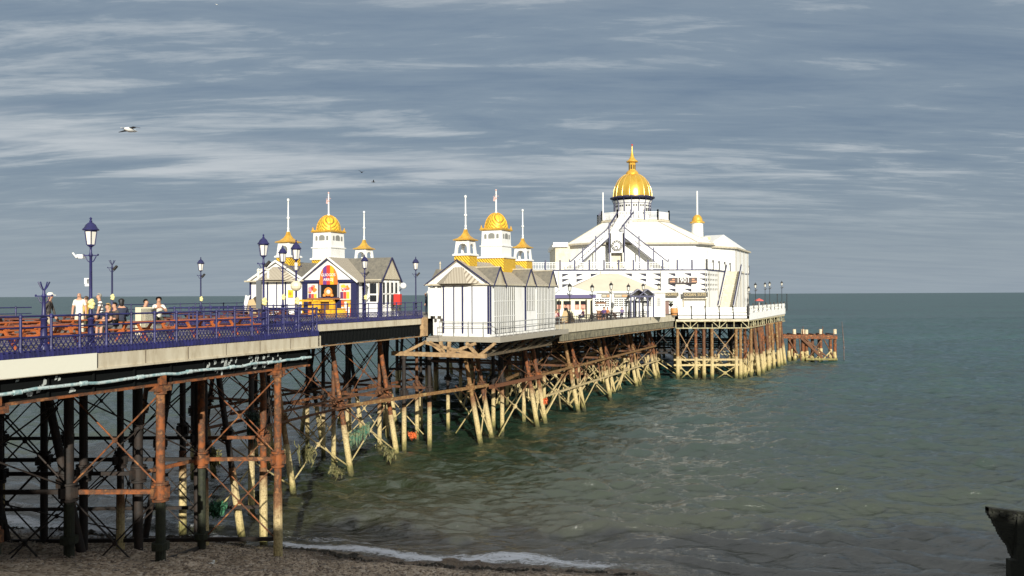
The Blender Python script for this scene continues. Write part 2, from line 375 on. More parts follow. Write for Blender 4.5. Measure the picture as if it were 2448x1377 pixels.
fr = BN('ShaderNodeMapRange'); fr.inputs['From Min'].default_value = 0; fr.inputs['From Max'].default_value = .40; bt.links.new(fm.outputs[0], fr.inputs['Value'])
fg = BN('ShaderNodeMath', operation='MULTIPLY', use_clamp=True); bt.links.new(fo.outputs['Fac'], fg.inputs[0]); fg.inputs[1].default_value = 5
fk = BN('ShaderNodeMath', operation='MULTIPLY'); bt.links.new(fg.outputs[0], fk.inputs[0]); bt.links.new(fr.outputs['Result'], fk.inputs[1])
mxf = BN('ShaderNodeMix', data_type='RGBA'); bt.links.new(fk.outputs[0], mxf.inputs[0]); bt.links.new(cr, mxf.inputs[6]); mxf.inputs[7].default_value = (.78,.80,.84,1)
bt.links.new(mxf.outputs[2], bs.inputs['Base Color'])
rr = BN('ShaderNodeMapRange'); fa = BN('ShaderNodeAttribute', attribute_name='far'); r5 = BN('ShaderNodeMapRange'); r5.inputs['To Min'].default_value = .08; r5.inputs['To Max'].default_value = .42; bt.links.new(fa.outputs['Fac'], r5.inputs['Value']); bt.links.new(r5.outputs['Result'], rr.inputs['To Min'])
r6 = BN('ShaderNodeMapRange'); r6.inputs['To Min'].default_value = SEA_SPEC; r6.inputs['To Max'].default_value = .3; bt.links.new(fa.outputs['Fac'], r6.inputs['Value']); bt.links.new(r6.outputs['Result'], bs.inputs['Specular IOR Level'])
rr.inputs['To Max'].default_value = .8; bt.links.new(fk.outputs[0], rr.inputs['Value']); bt.links.new(rr.outputs['Result'], bs.inputs['Roughness'])
b1 = BN('ShaderNodeBump'); b1.inputs['Strength'].default_value = 1; b1.inputs['Distance'].default_value = SEA_B1
bt.links.new(snoise(1.4, (.7, 1.6, 1), 7, .6, .4), b1.inputs['Height'])
b2 = BN('ShaderNodeBump'); b2.inputs['Strength'].default_value = 1; b2.inputs['Distance'].default_value = SEA_B2
bt.links.new(snoise(.22, (.7, 1.6, 1), 4, .55), b2.inputs['Height']); bt.links.new(b2.outputs['Normal'], b1.inputs['Normal'])
bt.links.new(b1.outputs['Normal'], bs.inputs['Normal'])
rows = np.concatenate([np.linspace(27, 60, 330)[:-1], 60*np.power(400/60, np.linspace(0,1,560))[:-1], 400*np.power(40000/400, np.linspace(0,1,90))])
ang = np.tan(np.radians(np.concatenate([np.linspace(-56,-37,60)[:-1], np.linspace(-37,37,820), np.linspace(37,56,60)[1:]])))
X = rows[:,None]*ang[None,:]; Y = np.repeat(rows[:,None], len(ang), 1)
d = (Y - shoreY(X))
r_ = np.random.RandomState(3); Z = np.zeros_like(X)
for k in range(64):
    wl = .62*np.power(9.0/.62, r_.rand()**1.25); th = math.radians(-104 + r_.randn()*30); ph = r_.rand()*6.28; kk = 2*PI/wl
    fade = np.clip((wl*150 - Y)/(wl*80), 0, 1)
    arg = kk*(X*math.cos(th)+Y*math.sin(th))+ph
    Z += SEA_AMP*(.0082*wl**.82*(np.sin(arg)+.3*np.sin(2*arg+.6)) if k % 2 else .0100*wl**.82*(1-2*np.abs(np.sin(arg/2))))*fade
Z *= np.clip(.35+d/12, .25, 1)
# small breakers rolling to the shore
wob = 1.1*np.sin(X*.17+.5)+.7*np.sin(X*.41)+.35*np.sin(X*.93+2)
foam = np.zeros_like(X)
for dd, amp, wd in ((2.6,.30,.5),(6.0,.33,.75),(10.5,.20,1.1),(16,.13,1.4),(23,.10,1.7)):
    e = (d - dd - wob*(.35+dd*.05)); env = np.clip(.55+.6*np.sin(X*.13+dd*2.1)+.25*np.sin(X*.37+dd), 0, 1.15)
    Z += amp*env*np.exp(-np.where(e<0, e/(.45*wd), e/(1.3*wd))**2)
foam = np.clip(1.0-np.abs(d-.8-wob*.25)/(1.1+.4*np.sin(X*.21+1)), 0, 1)**.7*np.clip((9-X)/6, 0, 1)
foam = np.maximum(foam, (.50+.2*np.sin(X*.55))*np.clip((4-X)/6,0,1)*np.exp(-((d-2.7-wob*.48)/.8)**2))
Z += .05*np.clip(1-np.abs(d-.6)/1.2,0,1)
sea = grid('sea', X, Y, Z, ms); tag(sea, kind='structure')
a = sea.data.attributes.new('shore', 'FLOAT', 'POINT'); a.data.foreach_set('value', np.clip(d/160, 0, 1).ravel().astype(np.float32))
a = sea.data.attributes.new('far', 'FLOAT', 'POINT'); a.data.foreach_set('value', np.clip(np.log(np.maximum(Y,1)/70)/np.log(500/70), 0, 1).ravel().astype(np.float32))
a = sea.data.attributes.new('foam', 'FLOAT', 'POINT'); a.data.foreach_set('value', foam.ravel().astype(np.float32))

# loose stones on the shingle and the dark strand line of weed
sg = random.Random(6); st_ = MB(); 
def stone(b, x, y, z, r):
    o = len(b.v); h = [(1,0,0),(-1,0,0),(0,1,0),(0,-1,0),(0,0,1),(0,0,-1)]; k = [sg.uniform(.7,1.25) for _ in h]; a = sg.uniform(0,6.28); ca, sa = math.cos(a)*r, math.sin(a)*r
    b.add([(x+(q[0]*1.3*ca-q[1]*sa)*f, y+(q[0]*1.3*sa+q[1]*ca)*f, z+q[2]*.6*r*f) for q, f in zip(h, k)], [(0,2,4),(2,1,4),(1,3,4),(3,0,4),(2,0,5),(1,2,5),(3,1,5),(0,3,5)])
for k in range(9000):
    y = sg.uniform(25.5, 40.5); x = sg.uniform(-.66*y, 6); 
    if y > float(shoreY(np.array(x)))-.4: continue
    z = gz0(x, y); stone(st_, x, y, z+.02, sg.uniform(.02,.055)*(1.7 if sg.random() < .04 else 1))
tag(st_.build('loose_stones', mat('stones', (.34,.27,.2), .85, c2=(.16,.12,.09), c3=(.58,.52,.44), scale=3.5, lo=.3, hi=.7)), kind='stuff')
wd_ = MB()
for k in range(900):
    x = sg.uniform(-27, 5.5); y = float(shoreY(np.array(x)))-1.15-.35*math.sin(x*.8)-abs(sg.gauss(0,.28)); stone(wd_, x, y, gz0(x,y)+.03, sg.uniform(.04,.12)*sg.choice((.7,1,1,1.5)))
tag(wd_.build('strandline_weed', mat('dark_wrack', (.012,.010,.006), .7, c2=(.04,.03,.015), scale=8)), kind='stuff')
# ------------------------------------------------------------------ the pier
Z1 = 10.8; Z2 = 9.45
TL, TR, TM, TF = -43.3, -23.3, -32.6, -48.5      # far edge left part, near edge left part, near edge middle, far edge middle
S1, S2 = 30.1, 69.5
pier = thing('pier', 'long iron seaside pier on rusty legs running out over the green sea', 'pier', (0,0,0), -A)
def PB(mb, name, m, parent=None, **k): return mb.build(name, m, parent or pier, **k)
PB(MB().box(TL, -8, Z1-.2, TR, S1, Z1), 'deck', m_deck())
PB(MB().box(TF, S1, Z1-.2, TM, S2, Z1), 'deck', m_deck())
P0, P1 = (4.88, 80.0), (23.4, 115.0)
H0, H1 = (24.3, 118.0), (35.1, 118.0)
H2 = (50.2, 146.5)
outer = [(1.2, 73.0), P0, P1, H0, H1, H2, (44, 163), (22, 172), (-6, 158), (-14, 120), (-18.5, 86), (-14, 79.5)]
outer_l = [loc(*p) for p in outer]
PB(MB().prism(outer_l, Z2-.25, Z2), 'deck', m_deck())
# ramp between the two deck levels
PB(MB().prism([(TM-.3, S2), (TM-.3, S2+6), (TF+2, S2+6), (TF+2, S2)], [Z1-.3, Z2-.2, Z2-.2, Z1-.3], [Z1, Z2+.02, Z2+.02, Z1]), 'ramp', m_deck())
def edge(a, b, z0, z1, th, out=0.0, mbld=None):
    """upright board along a->b (pier frame), th thick, its outer face `out` beyond the line (to the right of travel)"""
    mbld = mbld or MB(); ax, ay = a; bx, by = b; L = math.hypot(bx-ax, by-ay); dx, dy = (bx-ax)/L, (by-ay)/L; nx, ny = dy, -dx
    pts = [(ax+nx*out, ay+ny*out), (bx+nx*out, by+ny*out), (bx+nx*(out-th), by+ny*(out-th)), (ax+nx*(out-th), ay+ny*(out-th))]
    mbld.prism(pts, z0, z1); return mbld
FZ1, FZ0, GZ0 = 10.62, 10.14, 9.30
fb = edge((TR,-8), (TR, S1), FZ0, FZ1, .18, .10); edge((TR,-8), (TR, S1+.16), FZ0-.07, FZ0, .3, .16, fb)
edge((TR+.1, S1), (TM, S1), FZ0, FZ1, .18, .10, fb).m = 0
rr = random.Random(4)
PB(fb, 'fascia', m_cream())
js_ = MB()
for k in range(7): s = 18.4+k*1.93; js_.box(TR+.101, s, FZ0+.01, TR+.108, s+.025, FZ1-.02)
js_.build_each('fascia_joint', mat('joint_gap', (.13,.10,.07), .8), pier)
PB(edge((TR,-8), (TR, 18.35), FZ0-.05, FZ1+.02, .03, .17), 'fascia_board', flat('fresh_cream_paint', (.72,.70,.58), .5))
PB(edge((TM, S1+.1), (TM, 55.5), FZ0+.02, FZ1, .18, .08), 'fascia', m_cream())
fo_ = edge(loc(*P0), loc(*P1), Z2-.85, Z2+.02, .2, .12); edge(loc(1.2,73), loc(*P0), Z2-.85, Z2, .2, .1, fo_)
PB(fo_, 'fascia', m_cream())
# girders: web, flanges, stiffeners
def girder(a, b, z0, z1, step, out=0.0, lace=False):
    g = MB(); ax, ay = a; bx, by = b; L = math.hypot(bx-ax, by-ay); dx, dy = (bx-ax)/L, (by-ay)/L; nx, ny = dy, -dx
    edge(a, b, z0+.06, z1-.06, .03, out, g); edge(a, b, z1-.06, z1, .3, out+.12, g)
    k = step*.5
    while k < L:
        x, y = ax+dx*k+nx*(out+.05), ay+dy*k+ny*(out+.05)
        g.bar((x,y,z0+.06), (x,y,z1-.06), .07, .05)
        if lace:
            x2, y2 = x+dx*step*.5, y+dy*step*.5
            g.bar((x,y,z0+.06), (x2,y2,z1-.06), .06, .04)
        k += step
    return g
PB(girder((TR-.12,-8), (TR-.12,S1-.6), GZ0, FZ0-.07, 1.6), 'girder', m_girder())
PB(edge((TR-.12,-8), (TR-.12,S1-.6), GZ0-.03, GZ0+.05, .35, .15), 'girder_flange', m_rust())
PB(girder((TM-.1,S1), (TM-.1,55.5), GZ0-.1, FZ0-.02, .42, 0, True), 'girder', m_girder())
PB(edge((TM-.1,S1), (TM-.1,55.5), GZ0-.16, GZ0-.09, .35, .14), 'girder_flange', mat('tan_iron', (.34,.24,.13), .8, c2=(.2,.1,.04)))
a_, b_ = loc(1.2,73), loc(*P1)
PB(girder(loc(*P0), b_, Z2-1.75, Z2-.86, .5, -.1, True), 'girder', mat('weathered_iron', (.09,.085,.06), .7, c2=(.20,.18,.12), scale=2))
PB(edge(loc(*P0), b_, Z2-1.83, Z2-1.75, .4, .1), 'girder_flange', mat('tan_iron', (.34,.24,.13)))
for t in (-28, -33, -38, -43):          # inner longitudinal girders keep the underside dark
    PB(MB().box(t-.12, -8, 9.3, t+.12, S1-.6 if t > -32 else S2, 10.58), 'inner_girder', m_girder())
cg = MB()
s = -6.0
while s < S2:
    cg.box(-43 if s < S1 else -48, s-.08, 9.9, TR-.6 if s < S1-1 else TM-.5, s+.08, 10.55); s += 3.1
PB(cg, 'cross_girders', m_girder())
# pale teal service pipe along the girder, sagging and lapped with flaking sleeves
pp = MB(); pts = []
s = 8.0
while s < S1-.4: pts.append((TR+.12, s, 9.66+rr.uniform(-.035,.035))); s += .55
pp.path(pts, .055, 8)
for q in pts[2::4]: pp.tube((q[0],q[1]-.12,q[2]), (q[0],q[1]+.12,q[2]), .08)
PB(pp, 'pipe', mat('flaking_teal_paint', (.20,.32,.33), .6, c2=(.5,.58,.56), c3=(.05,.06,.06), scale=5, lo=.4, hi=.72), smooth=True)
for s in (15.1, 21.1, 27.3):
    b = MB(); b.box(TR-.3, s-.3, GZ0-.22, TR+.2, s+.3, GZ0-.02); b.box(TR-.05, s-.1, GZ0, TR+.14, s+.12, GZ0+.35)
    PB(b, 'bearing', m_rust())
fl_ = MB()
for k in range(90):
    c_ = rr.choice((12.0, 16.5, 24.3, 25.6, 26.4)); s = c_+rr.gauss(0,.55); z = rr.uniform(9.42, 10.0)
    if 8 < s < S1-.8: w1, h1 = rr.uniform(.03,.10), rr.uniform(.03,.12); fl_.extr([(TR-.088,s-w1,z-h1),(TR-.088,s+w1*.6,z-h1*.7),(TR-.088,s+w1,z+h1*.4),(TR-.088,s-w1*.3,z+h1)], (-.004,0,0))
tag(PB(fl_, 'flaking_paint', mat('pale_flakes', (.42,.45,.42), .7)), kind='stuff')
# head of the pier: trussed edge beams
he = MB()
h0, h1, h2 = loc(*H0), loc(*H1), loc(*H2)
edge(h0, h1, Z2-1.0, Z2-.75, .4, .1, he); edge(h1, h2, Z2-1.0, Z2-.72, .3, .05, he)
PB(he, 'edge_beam', m_cream())
tr = MB(); zt, zb = Z2-1.05, Z2-2.05
for (a, b, n) in ((h0, h1, 5), (h1, h2, 9)):
    A3 = Vector((*a, 0)); B3 = Vector((*b, 0))
    tr.bar(A3+Vector((0,0,zb)), B3+Vector((0,0,zb)), .22, .14); tr.bar(A3+Vector((0,0,zt)), B3+Vector((0,0,zt)), .12, .12)
    for k in range(n):
        p = A3.lerp(B3, k/n); q = A3.lerp(B3, (k+1)/n); md = p.lerp(q, .5)
        tr.bar(p+Vector((0,0,zb)), p+Vector((0,0,zt)), .12); 
        tr.bar((p if k%2 else q)+Vector((0,0,zb)), md+Vector((0,0,zt)), .1); tr.bar(md+Vector((0,0,zb)), md+Vector((0,0,zb+.6)), .1)
PB(tr, 'truss', mat('weathered_cream_iron', (.50,.46,.28), .7, c2=(.25,.2,.1)))
hw = MB(); edge((h0[0]-.5*CA, h0[1]), h1, zb, zt, .05, -1.2, hw); edge(h1, h2, zb, zt, .05, -1.0, hw)
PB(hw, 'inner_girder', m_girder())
# ---- kiosk staging platform on its timber frame
KT0, KT1, KS0, KS1 = -32.4, -26.84, 55.95, 70.2
KZ = 9.2
pl = MB(); pl.box(KT0+.2, KS0-.25, KZ-.12, KT1+1.0, KS1+.6, KZ-.01); PB(pl, 'platform', m_deck())
pl = MB(); pl.box(KT1+1.0, KS0-.35, KZ-.4, KT1+1.12, KS1+.7, KZ+.02); pl.box(KT0+1.3, KS0-.45, KZ-.4, KT1+1.12, KS0-.352, KZ+.02); pl.box(KT0, KS0-.2, KZ-.45, KT1+.8, KS1, KZ-.125)
PB(pl, 'platform_edge', mat('weathered_grey_wood', (.36,.33,.27), .8, c2=(.24,.21,.16), scale=3, stretch=(3,3,20)))
tf = MB(); zb_ = 7.75
tf.bar((-35.4, 55.4, zb_), (-26.9, 55.4, zb_), .34, .34)
for (x0, z0, x1, z1) in ((-34.4,zb_,-32.2,8.75),(-30.4,zb_,-31.9,8.75),(-30.6,zb_,-30.9,8.8),(-30.2,zb_,-30.1,8.8),(-27.6,zb_,-28.6,8.75),(-27.5,zb_,-26.1,8.75),(-32.4,8.7,-28,zb_+.1),(-30.2,zb_+.1,-27.8,8.7)):
    tf.bar((x0,55.4,z0), (x1,55.4,z1), .22, .22)
PB(tf, 'timber_frame', m_timber())
tf = MB()
tf.bar((-27.4, 55.6, zb_), (-27.4, 70.5, zb_+.1), .3, .3)
for k in range(6): tf.bar((-27.4, 57+k*2.4, zb_+.1), (-26.2, 58.2+k*2.4, 8.75), .2)
PB(tf, 'timber_frame', mat('dark_timber', (.13,.09,.05), .85, c2=(.06,.05,.03)))
# steps / wall post at the junction with the middle deck
PB(MB().box(TM-.4, 55.2, GZ0-.1, TM+.25, 55.9, Z1-.1), 'corner_pier', m_timber())
# ------------------------------------------------------------------ legs
COLS = []   # (top, bottom, r, pale_z or None, collar zs)
def gz(x, y): return float(beachz(np.array(x), np.array(y)))
def leg_base(t, s):
    x, y = wor(t, s); g = gz(x, y); return max(g-.3, -1.2) if g > 0 else -1.2
def V(t, s, zt, zb=None, r=.165, pale=3.9, col_=(5.45,)):
    COLS.append(((t,s,zt), (t,s,leg_base(t,s) if zb is None else zb), r, pale, col_))
LZ = GZ0-.05
def VW(x, y, zt=None, **k): t, s_ = loc(x, y); V(t, s_, LZ if zt is None else zt, **k)
WEED = set()  # columns whose lower part gets the painted shadow
BENTS = []      # bents of the picnic deck lie square to the shore: (Y, [x of each column])
for y_, x0_, n_, rust in ((17.6, -17.7, 7, 2), (23.2, -15.25, 7, 2), (28.75, -12.72, 7, 2), (34.4, -10.15, 7, 2), (39.6, -12.4, 6, 1)):
    xs_ = []
    for k in range(n_):
        x_ = x0_-3.3*k+(rr.uniform(-.25,.25) if k > 1 else 0); t_, s_ = loc(x_, y_)
        if t_ < -43.2: continue
        xs_.append(x_)
        BLKC = k >= rust
        V(t_, s_, LZ if k == 0 else LZ+.7, r=.165 if k < 2 else .14+rr.uniform(-.01,.02), pale=None if (y_ < 33 or k in (1,)) else 4.1, col_=(5.45,))
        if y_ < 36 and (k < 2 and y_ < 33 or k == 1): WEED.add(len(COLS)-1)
    BENTS.append((y_, xs_))
VW(-14.9, 31.7, LZ+.6, pale=None, r=.17); VW(-17.2, 31.9, LZ+.6, pale=3.9); VW(-20.4, 31.6, LZ+.6, pale=None, r=.15); VW(-23.6, 31.8, LZ+.6, pale=None, r=.15); VW(-14.3, 36.9, LZ+.6, pale=3.9)
for (x_, y_, k) in ((-17.9, 30.2, 1.5), (-20.9, 29.8, -1.7), (-22.6, 33.0, 1.6), (-16.2, 38.2, -1.6), (-15.2, 40.6, 1.5), (-24.5, 27.2, 1.6)):
    t_, s_ = loc(x_, y_); t2_, s2_ = loc(x_+k, y_+.2); COLS.append(((t_,s_,LZ+.6), (t2_,s2_,leg_base(t2_,s2_)), .16, 3.9 if k == 1.5 else None, (5.45,)))
V(-33.0, 31.3, LZ, pale=4.2); V(-32.8, 36.2, LZ, pale=4.2)
# middle bents
for i, s in enumerate((40.6, 46.8, 52.9, 58.8, 64.5)):
    rk = 1.66
    if s < 56: COLS.append(((-33.4-rk, s, LZ-.05), (-33.4+.15, s+.1, -1.2), .18, 3.1, (4.6,)))
    V(-39.1+rr.uniform(-.3,.3), s+4.2 if i < 2 else s+1.2, LZ+.6, pale=3.4, col_=(4.6,), r=.15)
    V(-36.2, s+1.8, LZ+.6, pale=3.4, col_=(4.6,), r=.15)
    V(-42.5, s+.6, LZ+.6, pale=3.4, col_=(4.6,), r=.15)
    COLS.append(((-45.6, s, LZ+.6), (-47.8, s+.3, -1.2), .17, 3.2, (4.6,)))
    COLS.append(((-44.0, s+2.2, LZ+.6), (-42.2, s+2.4, -1.2), .17, 3.2, (4.6,)))
# kiosk legs (double rakers) and verticals
for (t, s) in ((-29.9, 60.4), (-29.9, 62.6), (-28.8, 70.4), (-28.8, 72.5)):
    zt = 7.7 if s < 70 else 8.6
    COLS.append(((t-1.5, s, zt), (t+.15, s+.2, -1.2), .19, 3.6, (4.6,)))
V(-34.3, 55.4, 7.6, pale=3.6, col_=(4.6,)); V(-33.2, 57.6, 7.7, pale=3.6, col_=(4.6,)); V(-30.7, 66.6, 7.9, pale=4.1, col_=(4.6,)); V(-31.0, 72.4, 8.2, pale=4.1, col_=(4.6,))
V(-32.4, 68.3, 8, pale=4, col_=(4.6,))
# outer raking legs
for s_ in (81.5, 93.3, 105.6, 116.4):
    for ds in (0, 1.9): COLS.append(((-30.1, s_+ds, Z2-1.8), (-28.35, s_+ds+.15, -1.2), .2, 3.3, (4.7,)))
# head: close-set piles under the platform
def inside(pt, poly):
    x, y = pt; c = False; j = len(poly)-1
    for i in range(len(poly)):
        xi, yi = poly[i]; xj, yj = poly[j]
        if (yi > y) != (yj > y) and x < (xj-xi)*(y-yi)/(yj-yi)+xi: c = not c
        j = i
    return c
def W(x, y, zt, r=.22, pale=3.3, dx=0, dy=0): COLS.append(((*loc(x,y), zt), (*loc(x+dx,y+dy), -1.2), r, pale, ()))
for x in (24.6, 27.3, 28.5, 29.7, 33.3, 33.95): W(x, 118.3, Z2-2.0, .24, 3.0)
for k in range(15):
    f = (k+.6)/15; x = 34.7+(H2[0]-2.2-34.7)*f; y = 118.6+(H2[1]-5-118.6)*f
    W(x+rr.uniform(-.3,.3), y+rr.uniform(-.5,.5), Z2-1.9, .24, 3.2+rr.uniform(-.5,.5), rr.choice((0,0,.5,.9)), 0)
for s_ in (81.5, 93.3, 105.6, 116.4):
    for t in (-33.4, -38, -43, -47.5):
        V(t, s_+.3, Z2-.6, pale=3.9, col_=(4.7,), r=.17); V(t+.1, s_+2.1, Z2-.6, pale=3.9, col_=(4.7,), r=.17)
far = []
y = 121.5
while y < 168:
    x = -12+rr.uniform(0,3)
    while x < 48:
        if inside((x,y), outer) and inside((x-1.5,y), outer) and inside((x+2,y-2), outer): far.append((x+rr.uniform(-.5,.5), y+rr.uniform(-.6,.6)))
        x += 4.6
    y += 6.2
y = 84
while y < 120:
    x = -15
    while x < 20:
        if inside((x,y), outer) and loc(x,y)[0] < -49: far.append((x, y))
        x += 4.5
    y += 6.5
SHADOWED_K = {id(COLS[i]) for i in WEED}
near = sorted(COLS, key=lambda c: 0 if c[2] >= .185 else 1)
SLV = []
def leg_mesh(top, bot, r, pale, cz, mbs=None):
    c = MB(); T = Vector(top); B = Vector(bot)
    def at(z): f = (z-B.z)/(T.z-B.z); return B.lerp(T, f)
    c.tube(B, T, r, r*.94, 12)
    c.tube(at(T.z-.28), T, r*1.35, r*1.35, 12)
    for z in cz:
        p = at(z); c.tube(p-Vector((0,0,.34)), p-Vector((0,0,.26)), r*1.75, r*1.75, 12); c.tube(p-Vector((0,0,.26)), p+Vector((0,0,.26)), r*1.25, r*1.25, 12); c.tube(p+Vector((0,0,.26)), p+Vector((0,0,.33)), r*1.75, r*1.75, 12)
        for a in range(4):
            d = Vector((math.cos(a*PI/2), math.sin(a*PI/2), 0)); c.bar(p+d*r, p+d*(r+.22), .13, .36)
    return c, at
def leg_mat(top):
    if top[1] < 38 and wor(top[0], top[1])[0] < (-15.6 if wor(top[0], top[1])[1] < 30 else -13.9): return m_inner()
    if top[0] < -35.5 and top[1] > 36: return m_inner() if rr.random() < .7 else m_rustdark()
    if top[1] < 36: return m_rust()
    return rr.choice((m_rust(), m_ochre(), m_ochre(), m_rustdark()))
for ci, (top, bot, r, pale, cz) in enumerate(near[:100]):
    c, at = leg_mesh(top, bot, r, pale, cz)
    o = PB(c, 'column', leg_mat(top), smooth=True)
    if id(near[ci]) in SHADOWED_K: wv_ = MB(); wv_.tube(Vector(bot), at(5.08), r*1.10, r*1.06, 12); wv_.lathe([(r*1.1,-.12),(r*1.9,-.1),(r*1.9,.14),(r*1.1,.16)], tuple(at(max(bot[2]+.9, 1.7))), 10); wv_.build('shadowed_foot', mat('shadow_black_iron', (.012,.014,.008), .7, c2=(.03,.035,.015), scale=5, bump=.6), o)  # black sleeve paints the cast shadow on the column below its bracket
    if pale:
        hi = at(pale+rr.uniform(-.25,.25))
        if bot[2] < 1.5 and hi.z > bot[2]+.8 and not (top[0] < -29 and top[1] < 29 and rr.random() < .55):
            sm = MB(); B = Vector(bot); sm.tube(B, hi, r*1.22, r*1.12, 10); 
            sm.build('barnacled_sleeve', m_pale(), o)
stf = MB(); stp = MB()
for top, bot, r, pale, cz in near[100:]:
    c, at = leg_mesh(top, bot, r, pale, cz); stf.add(c.v, c.f); stp.tube(bot, at(pale), r*1.22, r*1.12, 10)
for (x, y) in far:
    a, b = (*loc(x,y), Z2-.3), (*loc(x+rr.choice((0,0,.8,-.8)),y), -1.2)
    stf.tube(b, a, .22, .2, 8)
    p = Vector(b).lerp(Vector(a), .36+rr.uniform(-.05,.05)); stp.tube(b, p, .26, .25, 8)
for i in range(len(far)-1):
    (x, y), (x2, y2) = far[i], far[i+1]
    if abs(y-y2) < 2 and abs(x-x2) < 8:
        a = loc(x,y); b = loc(x2,y2)
        stf.bar((*a,8), (*b,3.6), .1); stf.bar((*a,3.6), (*b,8), .1); stf.bar((*a,3.5), (*b,3.5), .25, .3); stf.bar((*a,7.9), (*b,7.9), .3, .6)
        stp.bar((*a,3.0), (*b,.2), .12)
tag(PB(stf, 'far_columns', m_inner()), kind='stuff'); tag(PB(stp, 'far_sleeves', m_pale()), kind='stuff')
# ------------------------------------------------------------------ ties and cross braces
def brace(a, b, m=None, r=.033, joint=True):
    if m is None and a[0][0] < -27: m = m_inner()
    c = MB()
    (a0, a1), (b0, b1) = a, b
    c.tube(a0, b1, r, r, 6); c.tube(a1, b0, r, r, 6)
    if joint:
        md = (Vector(a0)+Vector(a1)+Vector(b0)+Vector(b1))/4; c.tube(md-Vector((0,.03,0)), md+Vector((0,.03,0)), r*3.2, r*3.2, 10)
    return PB(c, 'cross_brace', m or (m_rustdark() if rr.random() < .5 else m_rust()))
def pos(leg, z):
    T = Vector(leg[0]); B = Vector(leg[1]); f = (z-B.z)/(T.z-B.z); return B.lerp(T, f)
def mk(t, s): return ((t,s,9.4), (t,s,0), .16, None, ())
def P3(x, y, z): t_, s_ = loc(x, y); return (t_, s_, z)
for bi, (y_, xs_) in enumerate(BENTS[1:]):
    for k, (xa_, xb_) in enumerate(zip(xs_[:-1], xs_[1:])):
        m_ = (m_rust() if k == 0 else m_inner())
        brace((P3(xa_,y_,5.6), P3(xa_,y_,9.0)), (P3(xb_,y_,5.6), P3(xb_,y_,9.0)), m_, .032)
        brace((P3(xa_,y_,1.9), P3(xa_,y_,5.3)), (P3(xb_,y_,1.9), P3(xb_,y_,5.3)), m_inner() if bi < 2 or k else m_rust(), .032)
for (ya, xa_l), (yb, xb_l) in zip(BENTS[1:-1], BENTS[2:]):
    for k in range(min(len(xa_l), len(xb_l))):
        if k in (1, 3, 5): brace((P3(xa_l[k],ya,5.6), P3(xa_l[k],ya,9.0)), (P3(xb_l[k],yb,5.6), P3(xb_l[k],yb,9.0)), m_inner(), .03)
        if k in (2, 4): brace((P3(xa_l[k],ya,2.4), P3(xa_l[k],ya,5.2)), (P3(xb_l[k],yb,2.4), P3(xb_l[k],yb,5.2)), m_inner(), .03)
# braces from the left part across to the first middle leg
brace((P3(-10.15,34.4,5.5),P3(-10.15,34.4,9.3)), (P3(-12.4,39.6,5.4),P3(-12.4,39.6,9.2)), m_inner(), .03)
brace(((-33.0,31.3,4.8),(-33.0,31.3,9.2)), ((-33.6,46.8,4.6),(-35.0,46.8,9.0)), m_rust(), .035)
mid_s = (34.5, 40.6, 46.8, 52.9)
for a, b in zip(mid_s[:-1], mid_s[1:]):
    brace(((-33.9,a,4.6),(-34.9,a,9)), ((-33.9,b,4.6),(-34.9,b,9)), m_rust(), .035)
    brace(((-33.6,a,.4),(-34,a,4.5)), ((-33.6,b,.4),(-34,b,4.5)), m_pale(), .05)
for a, b in zip((41.8,47.6,53.5,59.4), (47.6,53.5,59.4,65.1)):
    for t in (-42.5, -47):
        brace(((t,a,4.6),(t,a,9)), ((t,b,4.6),(t,b,9)), m_rustdark(), .035)
for s in (46.9, 53, 59):
    for t0_, t1_ in ((-34.6,-38.9), (-38.9,-42.4), (-42.4,-46.8)):
        brace(((t0_,s,4.6),(t0_,s,9)), ((t1_,s,4.6),(t1_,s,9)), m_rustdark(), .035)
        brace(((t0_,s,.6),(t0_,s,4.4)), ((t1_,s,.6),(t1_,s,4.4)), m_pale(), .045)
for a, b in ((60.4,62.6), (70.4,72.5), (81.5,83.4), (93.3,95.2), (105.6,107.5), (116.4,118.3)):
    t0_ = -28.5 if a > 80 else (-29 if a > 70 else -30)
    brace(((t0_-.5,a,4.5),(t0_-1.4,a,8.2)), ((t0_-.5,b,4.5),(t0_-1.4,b,8.2)), m_rust(), .04)
    brace(((t0_+.1,a,0),(t0_-.4,a,4.2)), ((t0_+.1,b,0),(t0_-.4,b,4.2)), m_pale(), .055)
outs = (62.6, 70.4, 72.5, 81.5, 83.4, 93.3, 95.2, 105.6, 107.5, 116.4)
for a, b in ((62.6,70.4), (72.5,81.5), (83.4,93.3), (95.2,105.6), (107.5,116.4)):
    t0_ = -29.5 if a < 80 else -28.9
    brace(((t0_,a,4.7),(t0_-1,a,8)), ((t0_,b,4.7),(t0_-1,b,8)), m_rustdark(), .045)
    brace(((t0_+.3,a,.2),(t0_,a,4.4)), ((t0_+.3,b,.2),(t0_,b,4.4)), m_pale(), .065)
    brace(((-33.4,a,.2),(-33.4,a,4.4)), ((-33.4,b,.2),(-33.4,b,4.4)), m_pale(), .06)
hx = ((24.6,27.3), (29.7,33.6))
for a, b in hx:
    a2, b2 = loc(a,118.3), loc(b,118.3)
    brace(((*a2,2.4),(*a2,7.2)), ((*b2,2.4),(*b2,7.2)), mat('tan_iron', (.34,.24,.13)), .07)
    brace(((*a2,-.6),(*a2,2.0)), ((*b2,-.6),(*b2,2.0)), m_pale(), .08)
